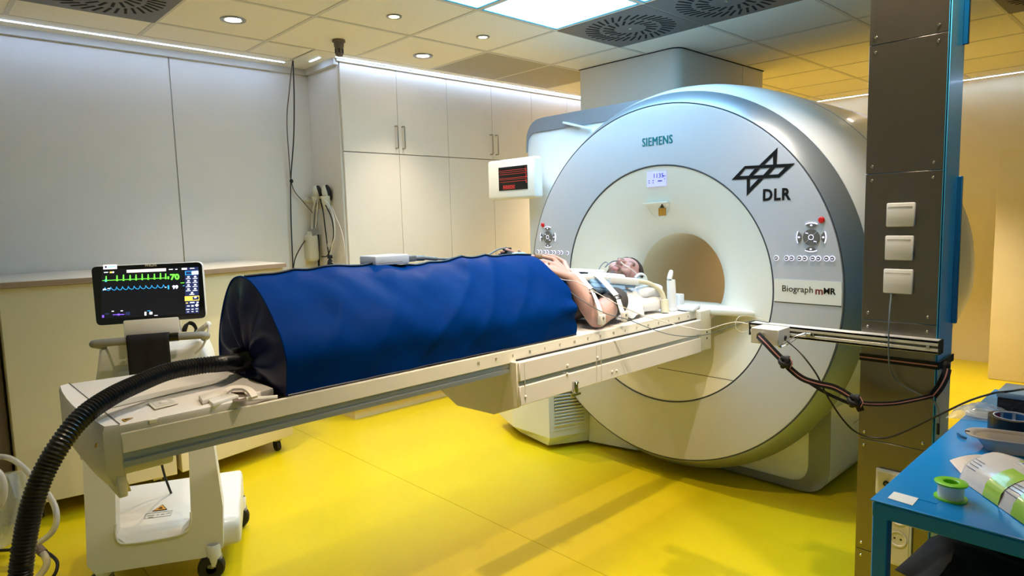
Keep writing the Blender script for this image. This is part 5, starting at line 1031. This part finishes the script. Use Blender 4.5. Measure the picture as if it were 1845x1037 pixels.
# pillow, bedding and shoulder linen
def lump(c, r, name, m, label, cat, seedv=1, sq=.55):
    rows = []
    for i in range(19):
        th = -PI/2+PI*i/18; row = []
        for j in range(28):
            ph = 2*PI*j/28; cx_ = math.copysign(abs(math.cos(th))**sq, 1)*math.copysign(abs(math.cos(ph))**sq, math.cos(ph)); cy_ = math.copysign(abs(math.cos(th))**sq, 1)*math.copysign(abs(math.sin(ph))**sq, math.sin(ph)); cz_ = math.copysign(abs(math.sin(th))**.8, math.sin(th))
            d = Vector((cx_*r[0], cy_*r[1], cz_*r[2])); d *= 1+.10*noise.noise(d*22+Vector((seedv, 0, 0))); row.append(Vector(c)+d)
        rows.append(row)
    return G().grid(rows, True, True).obj(name, m, None, label, cat)
lump((2.60, 1.955, .999), (.15, .17, .045), 'bedding_pad', 'linen', 'creased cream bedding pad under the pillow', 'bedding', 3)
lump((2.645, 1.95, 1.058), (.10, .155, .036), 'head_pillow', 'pillow', 'white pillow behind the head of the person', 'pillow', 7)
rows = []
for i in range(16):
    u = 1113+46*i/15; row = []
    for j in range(14):
        v0, v1 = 524-3*math.sin(PI*i/15), 574-6*(i/15)+3*math.sin(i*.9); v = v0+(v1-v0)*j/13; Y = 1.845-.095*math.sin(PI*.5*j/13)+.006*math.sin(i*1.1+j*.3)+.03*(1-math.cos(PI*i/30)); row.append(aY(u-4*(j/13)*(1-i/15), v, Y))
    rows.append(row)
o = G().grid(rows).obj('shoulder_linen', 'linen', None, 'white linen cloth draped over the shoulder beside the coil', 'linen'); sd = o.modifiers.new('thickness', 'SOLIDIFY'); sd.thickness = .005
# chest coil
cl = thing('chest_coil', 'white receiver coil with blue-grey padding strapped on the chest', 'coil', (2.26, AY, 1.15))
def slab(pts, th, bev): return G().prism(pts, (0, 0, th), bev, 3)
slab([(2.09, 1.85, 1.150), (2.15, 1.822, 1.147), (2.44, 1.822, 1.122), (2.47, 1.85, 1.122), (2.45, 2.10, 1.135), (2.40, 2.135, 1.138), (2.13, 2.135, 1.158), (2.09, 2.11, 1.161)], .030, .010).obj('shell', 'coil_white', cl)
p0, p1 = aY(1096, 503, 1.82), aY(1147, 507, 1.82)
G().prism([(p0.x, 1.805, p0.z-.022), (p1.x, 1.803, p1.z-.016), (p1.x, 1.803, p1.z+.016), (p0.x, 1.800, p0.z+.016)], (0, .05, 0), .009, 3).obj('cable_boss', 'coil_white', cl)
q_ = [aY(u, v, 1.815) for u, v in ((1113, 508), (1147, 515), (1144, 519), (1115, 515))]; G().prism(q_, (0, .04, 0), .003, 2).obj('boss_pad', 'coil_blue', cl)
rows = []
for i in range(22):
    u = 1059+60*i/21; row = []
    for j in range(10): v = 508+4*(i/21)+(20+2*(i/21))*j/9; row.append(aY(u+6*(j/9), v, 1.835-.022*math.sin(PI*.5*j/9)-.003*math.sin(j*2.2)))
    rows.append(row)
pad_ = G().grid(rows).obj('side_padding', 'coil_blue', cl); sd = pad_.modifiers.new('thickness', 'SOLIDIFY'); sd.thickness = .02; sd.offset = -1
for jj in (3, 6): G().tube([r[jj]+Vector((0, -.001, 0)) for r in rows], .0016, 5).obj('padding_stitch', 'cable_grey', pad_)
slab([(2.12, 1.88, 1.188), (2.36, 1.88, 1.170), (2.36, 2.09, 1.170), (2.12, 2.09, 1.188)], .010, .004).obj('raised_cover', 'coil_white', cl)
cb_ = [aY(u, v, Y) for u, v, Y in ((1147, 506, 1.825), (1165, 509, 1.815), (1181, 516.5, 1.80), (1192, 527, 1.785), (1197, 541, 1.775))]; cc = G().tube(smooth_path(cb_), .0115, 14).obj('coil_cable', 'coil_cream', cl)
a, b = aY(1197, 539, 1.775), aY(1199, 566, 1.765); b.z = max(b.z, .957); G().tube([a, a.lerp(b, .05), b], [.015, .0185, .0195], 18).obj('cable_plug', 'coil_cream', cl)
# post on the head end
pt = thing('coil_post', 'upright pale plastic post with rounded knob at the head end of the table', 'post', tuple(aY(1210, 562, 1.79))); a, b = aY(1209, 504, 1.79), aY(1211, 563, 1.79); b.z = .953
G().tube([a, a.lerp(b, .03), b], [.018, .0205, .0225], 20).obj('column', 'coil_white', pt); k0, k1 = aY(1206, 503, 1.79), aY(1209, 490, 1.79); G().tube([k0, k0.lerp(k1, .7), k1], [.0125, .0125, .011], 16).obj('knob_stem', 'coil_white', pt); G().ball(k1, .0115, seg=16, ring=10).obj('knob', 'coil_white', pt)
G().box(b.x-.03, b.x+.03, b.y-.024, b.y+.05, .951, .966, .005).obj('post_foot', 'coil_white', pt)
p = aY(1220, 552, 1.83); G().box(p.x-.02, p.x+.02, p.y-.03, p.y+.03, .952, aY(1220, 529, 1.83).z, .004).obj('coil_holder_block', 'coil_white', None, 'small pale block beside the upright post', 'block')
q_ = [aZ(u, v, .956) for u, v in ((1215, 557), (1228, 550), (1262, 553), (1250, 562))]; G().prism(q_, (0, 0, .014), .003, 2).obj('head_plate', 'coil_white', None, 'flat pale plastic plate at the table head end', 'plate')
# straps over the coil
def strapw(pts, w, label, lower, buck):
    t = thing('coil_strap', label, 'strap', tuple(aY(*buck))); P3 = smooth_path([aY(*p) for p in pts], 6); G().ribbon(P3, w, (-.25, -.75, .6), .0025).obj('upper_webbing', 'strap_white', t)
    P4 = smooth_path([aY(*p) for p in lower], 6); G().ribbon(P4, w*.86, (-.2, -.95, .25), .0025).obj('lower_webbing', 'strap_white', t)
    c = aY(*buck); d = (P3[-1]-P3[-2]).normalized(); s_ = d.cross(Vector((-.2, -.9, .4))).normalized(); g = G(); hw = w*.66
    for k in (-1, 1): g.tube([c+s_*hw*k-d*.009, c+s_*hw*k+d*.009], .0026, 6); g.tube([c-s_*hw+d*.009*k, c+s_*hw+d*.009*k], .0026, 6)
    g.obj('buckle', 'black', t); e = P4[-1]; ea = Vector((0, -.004, 0)); f_ = G().box(e.x-.018, e.x+.018, e.y-.012, e.y+.004, e.z-.018, e.z+.022, .004).obj('rail_fastener', 'strap_white', t); G().lathe([(-.002, .0001), (-.002, .005), (0, .006)], e+Vector((0, -.012, .008)), 'Y', 12).obj('fastener_button', 'ink_grey', f_); G().ball(e+Vector((.0, -.006, -.018)), (.008, .007, .007), seg=12, ring=8).obj('fastener_foot', 'strap_white', f_)
strapw(((1034, 489, 1.88), (1043, 496, 1.84), (1054, 509, 1.80), (1066, 523, 1.765)), .026, 'white strap crossing the forearm next to the blue bag', ((1067, 525, 1.76), (1074, 540, 1.71), (1080, 558, 1.672), (1083, 576, 1.67)), (1066, 524, 1.76))
strapw(((1062, 489, 1.85), (1077, 497, 1.815), (1095, 515, 1.775), (1112, 534, 1.725)), .028, 'white strap beside the linen shoulder cloth', ((1113, 536, 1.72), (1117, 550, 1.695), (1121, 562, 1.68), (1124, 570, 1.675)), (1112, 535, 1.72))
# probe lines to the rail end
line([aD(*p) for p in ((950, 465, 2.705), (980, 492.5, 2.68), (1020, 520, 2.655), (1055, 545, 2.63), (1093, 565, 2.62), (1130.7, 575, 2.63), (1168, 590, 2.63), (1206, 602, 2.60), (1243.5, 605.5, 2.55), (1281, 600.5, 2.48), (1318.7, 587, 2.40), (1345, 580, 2.33), (1362, 577, 2.31), (1385, 581, 2.27))], .0017, 'cable_grey', 'thin dark probe line from the finger band to the rail end')
line([aD(*p) for p in ((990, 492, 2.69), (1012, 503, 2.67), (1040, 507.5, 2.65), (1068, 523, 2.63), (1105.6, 544, 2.61), (1130, 556, 2.61), (1168, 571, 2.62), (1201, 580, 2.62), (1243, 590.5, 2.56), (1271, 594, 2.50), (1301, 585, 2.42), (1326, 580, 2.36), (1347, 583, 2.32))], .0019, 'cable_white', 'thin white probe line from the wrist to the rail end')
line([aD(*p) for p in ((1347, 597, 2.31), (1333, 597, 2.31), (1325, 588, 2.31), (1328, 574, 2.31), (1340, 568, 2.31), (1360, 571, 2.31), (1385, 579, 2.28))], .0012, 'clear_tube', 'fine clear fibre loop around the rail end')
